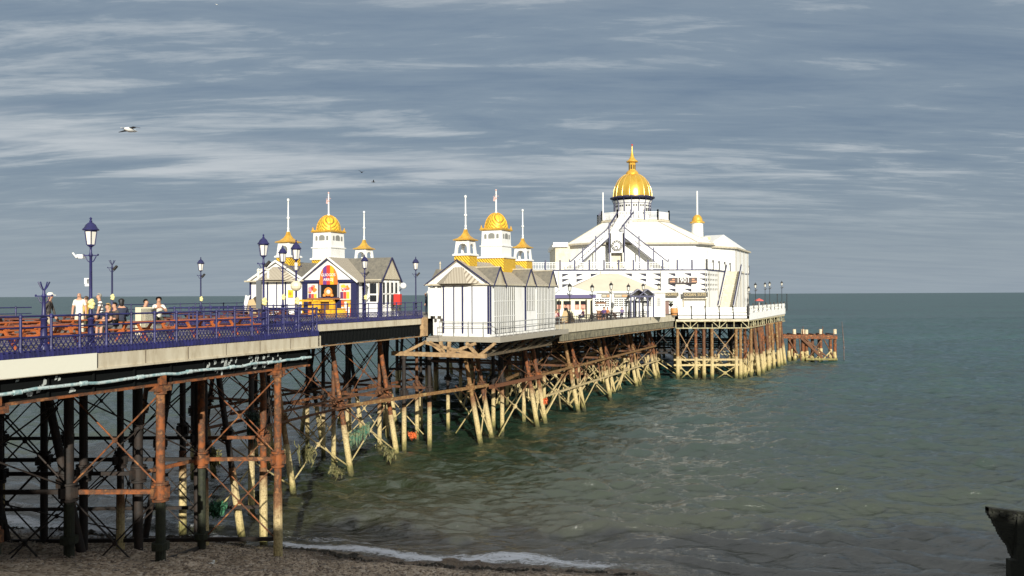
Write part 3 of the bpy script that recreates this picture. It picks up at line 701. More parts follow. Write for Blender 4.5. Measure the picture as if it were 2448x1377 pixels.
for k in range(7):
    f0, f1 = k/7, (k+1)/7; pa_ = (34.7+(H2[0]-2.2-34.7)*f0, 118.6+(H2[1]-5-118.6)*f0); pb_ = (34.7+(H2[0]-2.2-34.7)*f1, 118.6+(H2[1]-5-118.6)*f1)
    brace((P3(*pa_,2.6), P3(*pa_,7.2)), (P3(*pb_,2.6), P3(*pb_,7.2)), m_rust(), .07)
    brace((P3(*pa_,-.6), P3(*pa_,2.6)), (P3(*pb_,-.6), P3(*pb_,2.6)), m_pale(), .09)
for s_ in (81.7, 93.5, 105.8, 116.6):
    for t0_, t1_ in ((-29.2,-33.4), (-33.4,-38), (-38,-43)):
        brace(((t0_,s_,4.8),(t0_,s_,8.0)), ((t1_,s_,4.8),(t1_,s_,8.0)), m_ochre() if t0_ > -34 else m_inner(), .05); brace(((t0_,s_,.2),(t0_,s_,4.4)), ((t1_,s_,.2),(t1_,s_,4.4)), m_pale(), .065)
tb = MB()
for z in (1.9, 2.7): tb.bar((*loc(24,118.3),z), (*loc(33.8,118.3),z), .3, .26)
for k in range(70):
    s_ = rr.uniform(72, 119); t_ = rr.choice((-29, -31.5, -33.6, -36, -38.5))+rr.uniform(-.6,.6); z0_ = rr.uniform(-.3,2.5); tb.bar((t_,s_,z0_), (t_+rr.uniform(-1.2,1.2),s_+rr.uniform(-3.4,3.4),z0_+rr.uniform(1.2,2.6)), .13)
for k in range(18):
    x = 29.5+rr.uniform(0,4.2); y = 119+rr.uniform(.5,9); tb.bar((*loc(x,y),rr.uniform(.2,2)), (*loc(x+rr.uniform(-2,2),y+rr.uniform(-1,1)),rr.uniform(1.6,3.8)), .18)
for k in range(95):
    f = rr.random(); x = 34.3+(46-34.3)*f; y = 118.5+(140-118.5)*f
    tb.bar((*loc(x,y),rr.uniform(-.3,1.2)), (*loc(x+rr.uniform(-.9,.9),y+rr.uniform(-1.5,1.5)),rr.uniform(1.8,3.4)), .16)
tag(PB(tb, 'broken_beams', m_pale()), kind='stuff')
# horizontal ties
def tie(a, b, m, wd=.11): return PB(MB().bar(a, b, wd, wd*1.2), 'tie_beam', m)
for bi, (y_, xs_) in enumerate(BENTS[1:]):
    tie(P3(xs_[0],y_,5.45), P3(xs_[1],y_,5.45), m_rust(), .13); tie(P3(xs_[1],y_,5.45), P3(xs_[-1],y_,5.45), m_inner(), .13)
    tie(P3(xs_[0],y_,2.0+(.9 if bi < 2 else 0)), P3(xs_[-1],y_,1.9), m_inner(), .13)
tie(P3(-14.9,31.7,5.45), P3(-24,31.7,5.45), m_inner(), .12); tie(P3(-14.9,31.7,5.45), P3(-13.5,34.4,5.45), m_rust(), .12)
tie(P3(-12.72,28.75,2.9), P3(-13.6,34.4,1.6), m_black(), .15)
for z in (4.6, 5.25): tie((-33,31.3,z), (-34,53,z), m_rustdark(), .12)
tie((-38.9,41,4.6), (-38.9,66,4.6), m_rust(), .16); tie((-42.5,41,4.6), (-42.5,66,4.6), m_rustdark(), .16)
tie((-34.0,46.8,4.6), (-30.2,62.6,4.6), m_ochre(), .20); tie((-30,62.6,4.45), (-29.2,72.6,4.45), m_pale(), .26); tie((-30.7,66.6,4.5), (-33.4,81.5,4.6), m_ochre(), .20)
tie((-29.2,72.5,4.6), (-28.9,118,4.7), m_ochre(), .18); tie((-33.4,81.5,4.7), (-33.4,118,4.7), m_ochre(), .24); tie((-28.6,72.5,2.6), (-28.4,118,2.6), m_pale(), .16)
for s in (46.8,52.9,58.8): tie((-34,s,4.6), (-47,s,4.6), m_rustdark(), .16)
for s in (81.8,93.6,105.9,116.7):
    tie((-29,s,4.7), (-47.5,s,4.7), m_rustdark(), .2); tie((-28.7,s+1.9,3.7), (-47.5,s+1.9,3.7), m_pale(), .2)
# ------------------------------------------------------------------ railings
def railing(name_label, pts, z, h, step, lattice, m, group='railings of the pier', plinth=True, post_w=.10, off_=.0, lat_h=.45):
    """pts: polyline in pier frame; parts: handrail, mid_rail, posts, lattice_panel, plinth"""
    t0, s0 = pts[0]
    root = pier_thing('railing', name_label, 'railing', t0, s0, z, group)
    P = [(p[0]-t0, p[1]-s0) for p in pts]
    hr, mr, lt, plb = MB(), MB(), MB(), MB(); n = 0
    for (ax, ay), (bx, by) in zip(P[:-1], P[1:]):
        L = math.hypot(bx-ax, by-ay); dx, dy = (bx-ax)/L, (by-ay)/L
        hr.tube((ax,ay,h), (bx,by,h), .032, n=8)
        mr.tube((ax,ay,h*.69), (bx,by,h*.69), .026, n=6)
        k = 0.0
        while k <= L+.01:
            x, y = ax+dx*k, ay+dy*k; n += 1
            if n <= 90:
                pm = MB(); pm.lathe([(post_w*.5*1.3,0),(post_w*.5*1.3,.12),(post_w*.5,.16),(post_w*.42,h*.95),(post_w*.62,h*.97),(post_w*.62,h+.02),(post_w*.3,h+.07)], (x,y,0), 8, PI/8)
                pm.build('post', m, root)
            k += step
        if lattice:
            lt.bar((ax,ay,lat_h), (bx,by,lat_h), .07, .06); lt.bar((ax,ay,.03), (bx,by,.03), .08, .06); lt.bar((ax,ay,lat_h*.64), (bx,by,lat_h*.64), .03, .02)
            pitch = lattice; q = 0.0
            while q < L-pitch:
                x0, y0 = ax+dx*q, ay+dy*q; x1, y1 = x0+dx*pitch, y0+dy*pitch; xm, ym = (x0+x1)/2, (y0+y1)/2
                z_ = lat_h*.64
                for za, zb_ in ((.05, z_), (z_, .05)): lt.bar((x0,y0,za), (x1,y1,zb_), .022, .030)
                # small scroll ring between the diagonals
                ring = [(xm+dx*.045*math.cos(a), ym+dy*.045*math.cos(a), lat_h*.82+.05*math.sin(a)) for a in np.linspace(0, 2*PI, 7)]
                for a_, b_ in zip(ring[:-1], ring[1:]): lt.bar(a_, b_, .016, .022)
                lt.bar((x0,y0,z_), (xm,ym,lat_h), .018, .024); lt.bar((xm,ym,lat_h), (x1,y1,z_), .018, .024)
                q += pitch
            if plinth:
                nx, ny = dy, -dx
                plb.prism([(ax+nx*.14,ay+ny*.14),(bx+nx*.14,by+ny*.14),(bx-nx*.08,by-ny*.08),(ax-nx*.08,ay-ny*.08)], -.17, .0)
                k = 0.0
                while k < L: plb.bar((ax+dx*k+nx*.15,ay+dy*k+ny*.15,-.16), (ax+dx*k+nx*.10,ay+dy*k+ny*.10,.06), .05); k += .16
    hr.build('handrail', m, root); mr.build('mid_rail', m, root)
    if lattice:
        lt.build('lattice_panel', m, root)
        if plinth: plb.build('plinth', m, root)
    return root
RB = m_blue()
railing('deep blue iron railing with lattice foot along the near edge of the picnic deck', [(TR-.02, 5.0), (TR-.02, S1-.05)], Z1, 1.1, .99, .165, RB)
railing('blue iron railing across the seaward end of the picnic deck, seen end on', [(TR-.02, S1-.05), (TM, S1-.05)], Z1, 1.1, .99, .165, RB)
railing('blue lattice railing along the narrower deck in front of the doughnut kiosk', [(TM-.02, S1+.3), (TM-.02, 55.4)], Z1, 1.1, 1.25, .17, RB)
railing('thin dark blue railing on the far side of the picnic deck against the sea', [(TL+.05, 6.0), (TL+.05, S1)], Z1, 1.1, 1.45, 0, RB, post_w=.11)
railing('dark railing on the far side beyond the doughnut kiosk, sloping down to the lower deck', [(TF+.2, S1+8), (TF+.2, S2)], Z1, 1.1, 1.5, 0, m_navy(), post_w=.11)
r_ = railing('thin grey safety rail round the platform below the white kiosk', [(KT0+1.3, KS0-.4), (KT1+1.02, KS0-.3), (KT1+1.02, KS1+.5)], KZ, 1.15, 1.3, 0, mat('grey_steel', (.30,.30,.28), .5), post_w=.05)
railing('low dark railing with slanting bars along the lower deck in front of the cafe', [loc(P0[0]-.1, P0[1]+.4), loc(P1[0]-.3, P1[1])], Z2, .75, .55, 0, m_black(), post_w=.045)
# ------------------------------------------------------------------ lamp posts
LB = m_blue()
def lantern_parts(root, z, m):
    b = MB(); b.lathe([(.03,-.12),(.05,-.02),(.12,.02),(.135,.06)], (0,0,z), 6); 
    for k in range(6):
        a = k*PI/3; b.bar((.135*math.cos(a),.135*math.sin(a),z+.05), (.2*math.cos(a),.2*math.sin(a),z+.5), .022)
    b.lathe([(.205,.49),(.205,.53)], (0,0,z), 6)
    o = b.build('lantern_frame', m, root)
    g = MB(); g.lathe([(.12,.06),(.182,.49)], (0,0,z), 6); g.build('glass', m_lampglass(), o)
    rf = MB(); rf.lathe([(.25,.53),(.255,.56),(.20,.62),(.15,.72),(.07,.79),(.04,.80),(.05,.84),(.02,.88),(.045,.92),(.012,.97)], (0,0,z), 12); rf.build('lantern_roof', m, o, smooth=True)
def lamp_post(label, x, y, z, sc=1.0, lantern=True, m=None, extras=(), group='lamp posts along the pier', top=3.36, face=0):
    m = m or LB
    root = thing('lamp_post', label, 'lamp post', (x,y,z), face, group, sc)
    b = MB(); b.lathe([(.15,0),(.15,.12),(.10,.2),(.085,.9),(.12,.95),(.07,1.02),(.052,1.3),(.042,top-.35),(.075,top-.3),(.04,top-.22),(.035,top-.1)], (0,0,0), 12)
    b.build('post', m, root, smooth=True)
    c = MB(); c.bar((-.26,0,top-.30), (.22,0,top-.30), .035); 
    for sx in (-1, 1): c.path([(0,0,top-.55), (sx*.1,0,top-.48), (sx*.18,0,top-.33)], .016, 6); c.sphere((sx*.24,0,top-.28), .035, 6, 4)
    c.build('bracket', m, root)
    if lantern: lantern_parts(root, top, m)
    else:
        f = MB()
        for k in range(4): a = k*PI/2; f.path([(0,0,top-.15), (.1*math.cos(a),.1*math.sin(a),top-.02), (.17*math.cos(a),.17*math.sin(a),top+.12)], .02, 6)
        f.build('lamp_cradle', m, root)
    for e in extras:
        if e == 'flood':
            f = MB(); f.box(-.42,-.1,top-.40,-.22,.1,top-.27); f.bar((-.42,-.1,top-.38), (-.52,-.16,top-.22), .24, .05); f.build('floodlight', flat('white_plastic', (.75,.75,.72), .4), root)
        if e == 'camera':
            f = MB(); f.box(-.16,-.07,top-1.32,-.03,.07,top-1.24); f.box(-.18,-.07,top-1.24,-.1,.07,top-1.05); f.box(-.15,-.06,top-1.09,-.04,.06,top-1.05); f.build('camera_bracket', flat('white_plastic', (.75,.75,.72), .4), root)
        if e == 'ring':
            f = MB()
            for k in range(5): f.sphere((.07+.05*math.cos(k*1.3),-.09,1.45+.11*math.sin(k*1.3)), .075, 7, 5)
            f.build('yellow_float', mat('faded_yellow', (.75,.66,.28), .6), root)
        if e == 'spot':
            f = MB(); f.bar((.08,0,top-.42), (.28,-.03,top-.2), .13, .1); f.build('spotlight', m_black(), root)
        if e == 'banner':
            f = MB(); f.box(-.30,-.06,1.15,-.09,.06,2.35); f.tube((-.1,0,2.3),(-.02,0,2.3),.02); f.build('grey_panel', flat('grey_panel', (.10,.11,.12), .5), root)
            for sx in (-.22, .2):
                f = MB(); f.lathe([(.05,2.42),(.06,2.48),(.055,2.75),(.08,2.78),(.02,2.86)], (sx,0,0), 8); f.bar((sx,0,2.8),(0,0,2.86),.03); f.build('side_lamp', m_lampglass(), root)
        if e == 'globe':
            f = MB(); f.sphere((0,-.02,2.15), .27, 12, 8, (1,1,.9)); f.build('globe', flat('cream_globe', (.75,.66,.45), .4), root)
            f = MB(); f.lathe([(.05,2.9),(.07,2.95),(.08,3.25)], (0,0,0), 8); f.build('side_lamp', m_lampglass(), root)
    return root
def near_lamp(label, px, t, z=Z1, **k):
    D = Dt(px, t); return lamp_post(label, (px-1224)/F*D, D, z, **k)
near_lamp('tall blue lamp post with glass lantern and white floodlight beside the man in white', 217, TR-.15, extras=('flood','camera','ring'))
near_lamp('blue lamp post carrying a dark grey panel and two small side lamps', 630, TR-.15, extras=('banner','spot','ring'))
near_lamp('short blue post with an empty lamp cradle next to the man in the white cap', 105, TR-.12, top=1.92, lantern=False, sc=1.06)
near_lamp('blue lamp post with a cream globe halfway up at the corner of the picnic deck', 708, -24.5, extras=('globe','ring'))
near_lamp('slim blue lamp post in front of the striped tile roof', 676, TM-.2, sc=1.11, extras=('ring',))
near_lamp('navy lamp post standing at the right of the doughnut sign gable', 872, TM-.2, sc=1.07, extras=('spot','ring'))
near_lamp('dark lamp post in the gap between the two gold domed kiosks', 994, TM-.2, sc=1.10, m=m_navy(), extras=('spot',))
near_lamp('dark blue lamp post on the far rail, standing alone against the sea', 480, TL+.15, sc=1.03, extras=('spot','ring'), m=m_navy())
near_lamp('lanternless dark blue post with a forked top on the far rail', 268, TL+.15, sc=1.14, lantern=False, extras=('spot','ring'), m=m_navy())
lamp_post('small lamp post just peeping out behind the right corner of the doughnut kiosk', *Q(953, 700, 86).to_2d(), Z1-.8, m=m_navy(), extras=('spot',))
def on_edge(px, inset=.5):
    r = (px-1224)/F; (x0,y0),(x1,y1) = P0, P1
    k = (r*y0-x0)/((x1-x0)-r*(y1-y0)); return x0+(x1-x0)*k-inset*.83, y0+(y1-y0)*k+inset*.5
for k, (px, lt_, tp, lab) in enumerate(((1372,True,3.36,'first lamp post from the left along the lower deck, before the white tent'), (1425,True,3.30,'lamp post with a bare glass lantern at the right edge of the white tent'),
        (1470,True,3.6,'lamp post before the middle of the cafe with a tall pointed lantern'), (1511,True,3.45,'lamp post at the left side of the blue cafe porch'),
        (1546,True,3.6,'lamp post at the right side of the blue cafe porch'), (1583,True,3.7,'lamp post at the end of the cafe next to the enquiry sign'))):
    x, y = on_edge(px); lamp_post(lab, x, y, Z2, lantern=lt_, top=tp, m=m_black(), extras=('spot',), face=PI)
hl = ['closest to the white wall on the pier head', 'second from the white wall on the pier head', 'third from the white wall on the pier head', 'fourth from the white wall on the pier head', 'farthest out on the pier head']
for (px, D, tp), lab in zip(((1790,127,3.5),(1806,129,4.05),(1829,141,4.3),(1840,142,4.45),(1869,147,4.6)), hl):
    q = Q(px, 700, D); lamp_post('black lamp post ' + lab, q.x, q.y, Z2-.15, top=tp, m=m_black(), extras=('spot',))
for px, D, lab in ((1858,146,'plain dark pole left of the outermost lamp on the pier head'), (1881,150,'plain dark pole at the very tip of the pier head')):
    q = Q(px, 700, D); o = MB().tube((0,0,0),(0,0,3.0),.09,.06,8).sphere((0,0,3.05),.12,6,4).build('pole', m_black()); o.location = (q.x,q.y,Z2-.2); tag(o, lab, 'pole')
# ------------------------------------------------------------------ kiosks
WH, NV = m_whitewall(), m_navy()
def gable_roof(mbld, ridge, half, z_e, z_r, over=.15, th=.1):
    """ridge: (x0,y0,x1,y1); two sloping slabs"""
    x0, y0, x1, y1 = ridge; L = math.hypot(x1-x0, y1-y0); dx, dy = (x1-x0)/L, (y1-y0)/L; nx, ny = dy, -dx
    sl = (z_r-z_e)/half; h2 = half+over; ze = z_e-sl*over
    for sg in (1, -1):
        pts = [(x0,y0,z_r), (x1,y1,z_r), (x1+sg*nx*h2,y1+sg*ny*h2,ze), (x0+sg*nx*h2,y0+sg*ny*h2,ze)]
        mbld.extr(pts, (0,0,th))
    return mbld
def tri(mbld, c, half, axis, z_e, z_r, th=.1):
    cx, cy = c; ax, ay = axis
    mbld.extr([(cx-ax*half,cy-ay*half,z_e), (cx+ax*half,cy+ay*half,z_e), (cx,cy,z_r)], (-ay*th, ax*th, 0)); return mbld
def verge(mbld, c, half, axis, z_e, z_r, out, w=.16, over=.2):
    cx, cy = c; ax, ay = axis; sl = (z_r-z_e)/half
    for sg in (1, -1):
        mbld.bar((cx+out[0],cy+out[1],z_r+.02), (cx+out[0]+sg*ax*(half+over),cy+out[1]+sg*ay*(half+over),z_e-sl*over+.02), .1, w)
    return mbld
def square_loft(mbld, prof, c, rot=PI/4):
    mbld.lathe([(r*math.sqrt(2), z) for r, z in prof], (c[0],c[1],0), 4, rot); return mbld
def side_cupola(root, y, z0, x=0):
    """gold block, open arched white lantern, concave gold cap, white spike"""
    blk = MB(); square_loft(blk, [(.72,z0-1.9),(.68,z0)], (x,y)); b = blk.build('gold_block', m_goldtile(), root)
    cp = MB(); square_loft(cp, [(.80,z0),(.80,z0+.1),(.74,z0+.16)], (x,y)); cp.build('cornice', m_white(), root)
    t = MB(); zt = z0+1.22
    for sx in (-1,1):
        for sy in (-1,1):
            t.bar((x+sx*.58,y+sy*.58,z0+.1), (x+sx*.48,y+sy*.48,zt), .2, .2)
    for (ax, ay) in ((1,0),(-1,0),(0,1),(0,-1)):       # arch heads
        for k in range(6):
            a0, a1 = PI*k/6, PI*(k+1)/6; r = .40
            def pt(a, zz): u_ = math.cos(a)*r; return (x+ax*.47+(ay and u_), y+ay*.47+(ax and u_), zz)
            za0, za1 = z0+.62+math.sin(a0)*.36, z0+.62+math.sin(a1)*.36
            d = (ax*.1, ay*.1, 0)
            t.extr([pt(a0,za0), pt(a1,za1), pt(a1,zt), pt(a0,zt)], d)
    t.box(x-.57,y-.57,zt-.06,x+.57,y+.57,zt+.02)
    t.build('belfry', m_white(), root)
    e = MB(); square_loft(e, [(.76,zt+.02),(.77,zt+.09),(.48,zt+.22),(.28,zt+.42),(.16,zt+.66),(.09,zt+.98),(.03,zt+1.02)], (x,y)); cap = e.build('gold_cap', m_gold(), root)
    sp = MB(); sp.lathe([(.11,0),(.12,.06),(.07,.14),(.10,.3),(.06,.4),(.065,1.05),(.13,1.12),(.13,1.2),(.06,1.28),(.05,2.55),(.10,2.6),(.10,2.75),(.02,2.8)], (x,y,zt+.92), 10); sp.build('spike', m_white(), root, smooth=True)
def main_cupola(root, y, z0, block, x=0):
    bx, bz = block
    blk = MB(); square_loft(blk, [(bx,z0-bz),(bx,z0)], (x,y)); blk.build('gold_block', m_goldtile(), root)
    t = MB(); square_loft(t, [(bx+.12,z0),(bx+.12,z0+.14),(1.0,z0+.2),(1.0,z0+1.0),(1.1,z0+1.04),(1.1,z0+1.12),(.98,z0+1.16),(.94,z0+2.45)], (x,y))
    o = t.build('tower', m_white(), root)
    lb = MB()
    for (ax, ay) in ((0,-1),(1,0),(0,1),(-1,0)):
        for off, hw, z1 in ((-.58,.11,2.02),(0,.3,2.02),(.58,.11,2.02)):
            cx, cy = x+ax*.965+(off if ax == 0 else 0), y+ay*.965+(off if ay == 0 else 0)
            pts = []
            for k in range(9):
                a = PI*k/8; pts.append((hw*math.cos(a), z0+z1+min(hw,.18)*math.sin(a)))
            pts += [(-hw, z0+1.72), (hw, z0+1.72)]
            lb.extr([(cx+(p[0] if ax == 0 else 0), cy+(p[0] if ay == 0 else 0), p[1]) for p in pts], (ax*.03, ay*.03, 0))
    lb.build_each('louvre', mat('grey_louvre', (.22,.22,.20), .6), o)
    e = MB(); square_loft(e, [(1.08,z0+2.45),(1.10,z0+2.55),(.95,z0+2.66)], (x,y)); square_loft(e, [(1.115,z0+2.54),(1.115,z0+2.58)], (x,y))
    for sx in (-1,1):
        for sy in (-1,1): e.lathe([(.12,0),(.02,.34)], (x+sx*.98,y+sy*.98,z0+2.58), 6)
    e.build('gold_eaves', m_gold(), root)
    d = MB(); d.lathe([(1.06*math.cos(a), 1.42*math.sin(a)) for a in np.linspace(0,1.5,9)], (x,y,z0+2.6), 20); dm = d.build('gold_dome', m_goldtile(), root, smooth=True)
    rb = MB()
    for k in range(8):
        a = k*PI/4
        pts = [(x+1.075*math.cos(u_)*math.cos(a), y+1.075*math.cos(u_)*math.sin(a), z0+2.6+1.44*math.sin(u_)) for u_ in np.linspace(.05,1.45,7)]
        rb.path(pts, .035, 5)
    rb.build_each('rib', m_gold(), dm)
    sp = MB(); sp.lathe([(.16,0),(.14,.1),(.07,.2),(.06,1.3),(.05,1.35),(.05,2.0),(.02,2.05)], (x,y,z0+3.95), 10); s_ = sp.build('spike', m_white(), root, smooth=True)
    vn = MB(); zz = z0+3.95
    vn.bar((x-.28,y,zz+1.55),(x+.25,y,zz+1.55),.04); vn.bar((x,y-.2,zz+1.7),(x,y+.2,zz+1.7),.04); vn.sphere((x,y,zz+2.08),.09,8,5); vn.sphere((x,y,zz+1.35),.1,8,5)
    vn.extr([(x-.3,y,zz+1.15),(x-.08,y,zz+1.1),(x-.05,y,zz+1.45),(x-.22,y,zz+1.5)],(0,.03,0))
    vn.build('weathervane', mat('vane_paint', (.6,.4,.36), .5), s_)
def bay_roof(root, c_x, y_f, hw, depth, z_e, z_r):
    """hipped diamond tiled roof of the bay leaning against the gable"""
    b = MB(); y0, y1 = y_f-depth, y_f
    b.add([(c_x-hw,y1,z_e),(c_x-hw*.55,y0,z_e),(c_x+hw*.55,y0,z_e),(c_x+hw,y1,z_e),(c_x-hw*.18,y1,z_r),(c_x+hw*.18,y1,z_r)],
          [(0,1,4),(1,2,5,4),(2,3,5),(0,4,5,3),(0,3,2,1)])
    return b.build('bay_roof', m_tileroof(), root)
# ---------------- right-hand kiosk, white boarded, standing out over the water
K2 = pier_thing('kiosk', 'white boarded kiosk with three gold cupolas overhanging the water on the near side', 'kiosk', (KT0+KT1)/2, (KS0+KS1)/2, KZ)
hx, hy = 2.78, 7.12; ze, zr = 4.05, 5.95
wl = MB(); wl.box(-hx,-hy+.9,0,hx,hy,ze); wl.box(-hx+1.45,-hy,0,hx,-hy+.9,ze)
wl.build('wall', WH, K2)
pw = MB(); pw.box(-hx+.05,-hy+.25,1.6,-hx+1.3,-hy+.3,ze-.1); 
for xx in (-hx+.1, -hx+.75, -hx+1.3): pw.box(xx-.07,-hy+.05,1.4,xx+.07,-hy+.2,ze)
pw.build('porch', m_white(), K2)
plz = MB()
for xx, ww in ((-hx+1.5,.09),(-hx+2.42,.08),(-hx+3.2,.13),(-hx+4.05,.06),(hx-.09,.16)): plz.box(xx-ww/2,-hy-.05,.2,xx+ww/2,-hy-.002,ze-.06)
for yy, ww in ((-hy+.12,.2),(-hy+7.1,.28)): plz.box(hx+.002,yy-ww/2,.2,hx+.06,yy+ww/2,ze-.06)
plz.build_each('pilaster', NV, K2)
sk = MB(); sk.box(-hx+1.4,-hy-.07,0,hx+.07,-hy-.052,.22); sk.box(hx+.062,-hy,0,hx+.09,hy,.16); sk.build('skirting', m_white(), K2)
dk = MB()
for y0, y1, z0_ in ((-hy+.75,-hy+4.9,.2),(-hy+7.35,-hy+9.2,1.9),(-hy+9.7,hy-.15,.2)): dk.box(hx+.002,y0,z0_,hx+.03,y1,ze-.12)
dk.build_each('slatted_wall', mat('slat_gap', (.03,.028,.022), .7), K2)
sl_ = MB()
for y0, y1, z0_ in ((-hy+.75,-hy+4.9,.2),(-hy+7.35,-hy+9.2,1.9),(-hy+9.7,hy-.15,.2)):
    sl_ = MB(); n = int((y1-y0)/.36)
    for k in range(n+1):
        yy = y0+(y1-y0)*k/n; sl_.box(hx+.03,yy-.085,z0_,hx+.055,yy+.085,ze-.12)
    for zz in (1.55, 2.75): sl_.box(hx+.056,y0,zz,hx+.075,y1,zz+.05) if zz > z0_ else None
    sl_.build('slats', m_white(), K2)
pass
fz = MB(); fz.box(-hx-.2,-hy-.22,ze,hx+.22,hy+.2,ze+.13); fz.build('eaves', m_cream(), K2)
rf = MB(); gable_roof(rf, (0,-hy-.1,0,hy+.1), hx, ze+.13, zr, .2); mainr = rf.build('roof', m_tileroof(), K2)
gb = MB(); tri(gb, (0,-hy), hx, (1,0), ze+.13, zr, .12); tri(gb, (0,hy-.12), hx, (1,0), ze+.13, zr, .12); gb.build('gable', WH, K2)
vg = MB(); verge(vg, (0,-hy), hx, (1,0), ze+.13, zr+.12, (0,-.2), .07); vg.build('verge_board', NV, mainr)
bay_roof(K2, 0.1, -hy-.12, 2.0, .55, ze+.14, zr-.45)
for yy, hw in ((-hy+1.55,1.05),(-hy+7.95,1.05),(-hy+13.25,.95)):
    r2 = MB(); gable_roof(r2, (.2,yy,hx+.22,yy), hw, ze+.13, ze+1.35, .16); ro = r2.build('cross_roof', m_slate(), K2)
    g2 = MB(); tri(g2, (hx+.05,yy), hw, (0,1), ze+.13, ze+1.33, -.1); g2.build('gable', m_cream(), K2)
    v2 = MB(); verge(v2, (hx,yy), hw, (0,1), ze+.13, ze+1.43, (.24,0), .06); v2.build('verge_board', NV, ro)
    c2 = MB(); c2.bar((.3,yy,ze+1.47),(hx+.2,yy,ze+1.47),.12,.08); c2.build('ridge_tiles', m_cream(), ro)
fin = MB(); fin.lathe([(.05,0),(.05,.5),(.1,.55),(.02,.75)], (-hx-.1,-hy+2.3,ze+1.3), 8); fin.build('finial', m_cream(), K2)
lr = MB(); gable_roof(lr, (-hx-.5,-hy+2.3,0,-hy+2.3), 1.1, ze+.13, ze+1.3, .16); lr.build('cross_roof', m_slate(), K2)
side_cupola(K2, -5.75, 6.45); main_cupola(K2, 0.1, 6.45, (1.28,2.2)); side_cupola(K2, 6.0, 6.45)
gl = MB(); gl.sphere((-hx-.02,-hy+.35,ze-.55),.22,10,7); gl.build('globe_lamp', flat('white_globe', (.8,.8,.78), .3), K2)
# ---------------- left-hand kiosk selling doughnuts
K1 = pier_thing('kiosk', 'kiosk with striped arch sign, yellow counter and food posters beside the picnic deck', 'kiosk', -43.9, 58.3, Z1)
ze1, zr1 = 2.85, 4.4
# left block with bay
wl = MB(); wl.box(-2.8,-6.8,0,2.8,6.8,ze1); wl.box(2.8,-6.7,0,7.7,-1.2,ze1); wl.box(7.7,-5.85,0,9.35,-3.25,ze1); wl.build('wall', WH, K1)
pz = MB()
for xx, ww in ((-2.8,.16),(-1.0,.1),(-.05,.06),(.85,.1),(1.9,.08),(2.7,.16)): pz.box(xx-ww/2,-6.86,.05,xx+ww/2,-6.802,ze1-.02)
pz.build_each('pilaster', NV, K1)
rf = MB(); gable_roof(rf, (0,-6.95,0,6.9), 2.8, ze1+.1, zr1+.02, .25); r1 = rf.build('roof', m_slate(), K1)
gb = MB(); tri(gb, (0,-6.8), 2.8, (1,0), ze1+.1, zr1, .12); gb.build('gable', WH, K1)
vg = MB(); verge(vg, (0,-6.8), 2.8, (1,0), ze1+.1, zr1+.1, (0,-.22)); vg.build('verge_board', m_white(), r1)
bay_roof(K1, .05, -6.95, 2.05, .6, ze1+.12, zr1-.35)
ea = MB(); ea.box(-3.05,-7.3,ze1-.02,2.95,-6.87,ze1+.1); ea.build('eaves', m_cream(), K1)
lr = MB(); gable_roof(lr, (-3.3,-4.6,0,-4.6), 1.5, ze1+.1, ze1+1.25, .16); lr.build('cross_roof', m_slate(), K1)
# right block: the sign gable facing the shore
cx, yf = 5.3, -7.05; hw = 2.6
wf = MB(); wf.box(cx-hw,yf,0,cx+hw,-6.7,ze1); wf.build('shop_front', m_navy(), K1)
rf = MB(); gable_roof(rf, (cx,yf-.15,cx,-1.0), hw, ze1+.05, zr1+.22, .3); r2 = rf.build('roof', m_tileroof(), K1)
gb = MB(); tri(gb, (cx,yf-.02), hw, (1,0), ze1+.05, zr1+.2, .12); gb.build('gable', WH, K1)
vg = MB(); verge(vg, (cx,yf), hw, (1,0), ze1+.05, zr1+.3, (0,-.24), .14, .3); vg.build('verge_board', m_white(), r2)
vb = MB(); verge(vb, (cx,yf), hw, (1,0), ze1+.0, zr1+.13, (0,-.12), .1, .1); vb.box(cx-hw-.1,yf-.12,ze1-.12,cx+hw+.1,yf-.03,ze1+.08); vb.build('lintel', NV, K1)
ll = MB(); ll.box(cx-.18,yf-.08,ze1+.98,cx+.18,yf-.04,ze1+1.1); ll.box(cx-.22,yf-.08,ze1+.86,cx+.22,yf-.04,ze1+.9); ll.build('vent', flat('grey_vent', (.2,.2,.18)), K1)
op = MB(); op.box(cx-.72,yf-.03,1.6,cx+.86,yf-.002,2.7); op.build('serving_hatch', flat('hatch_dark', (.006,.006,.006), .5), K1)
fr_ = MB(); fr_.box(cx-.85,yf-.07,1.55,cx-.72,yf-.004,2.75); fr_.box(cx+.86,yf-.07,1.55,cx+.97,yf-.004,2.75); fr_.build_each('hatch_frame', mat('grey_frame', (.32,.32,.36), .4), K1)
# arch sign in purple, orange, red and yellow stripes
sgn = MB(); r = .86; cols_ = [(.72,.18,.03), (.16,.05,.22), (.62,.05,.03), (.80,.42,.02), (.72,.18,.03)]
n_st = 5
for k in range(n_st):
    sgn.m = k; xa, xb = -r+2*r*k/n_st, -r+2*r*(k+1)/n_st; pts = []
    for q in range(7):
        xx = xb+(xa-xb)*q/6; pts.append((cx+.07+xx, yf-.14, ze1-.05+1.28*math.sqrt(max(0,1-(xx/(r*1.001))**2))))
    pts += [(cx+.07+xa,yf-.14,ze1-.3), (cx+.07+xb,yf-.14,ze1-.3)]
    sgn.extr(pts, (0,.05,0))
arch = sgn.build('arch_sign', [mat('sign_stripe_%s' % 'abcde'[k], c, .5) for k, c in enumerate(cols_)], K1, fix=True)
wtx = flat('white_lettering', (.8,.8,.76), .5)
text_mesh('lettering', 'GLIOGOS', .32, wtx, arch, (cx+.07, yf-.16, ze1+.45)); text_mesh('lettering', 'ARROJ', .32, wtx, arch, (cx+.07, yf-.16, ze1+.08))
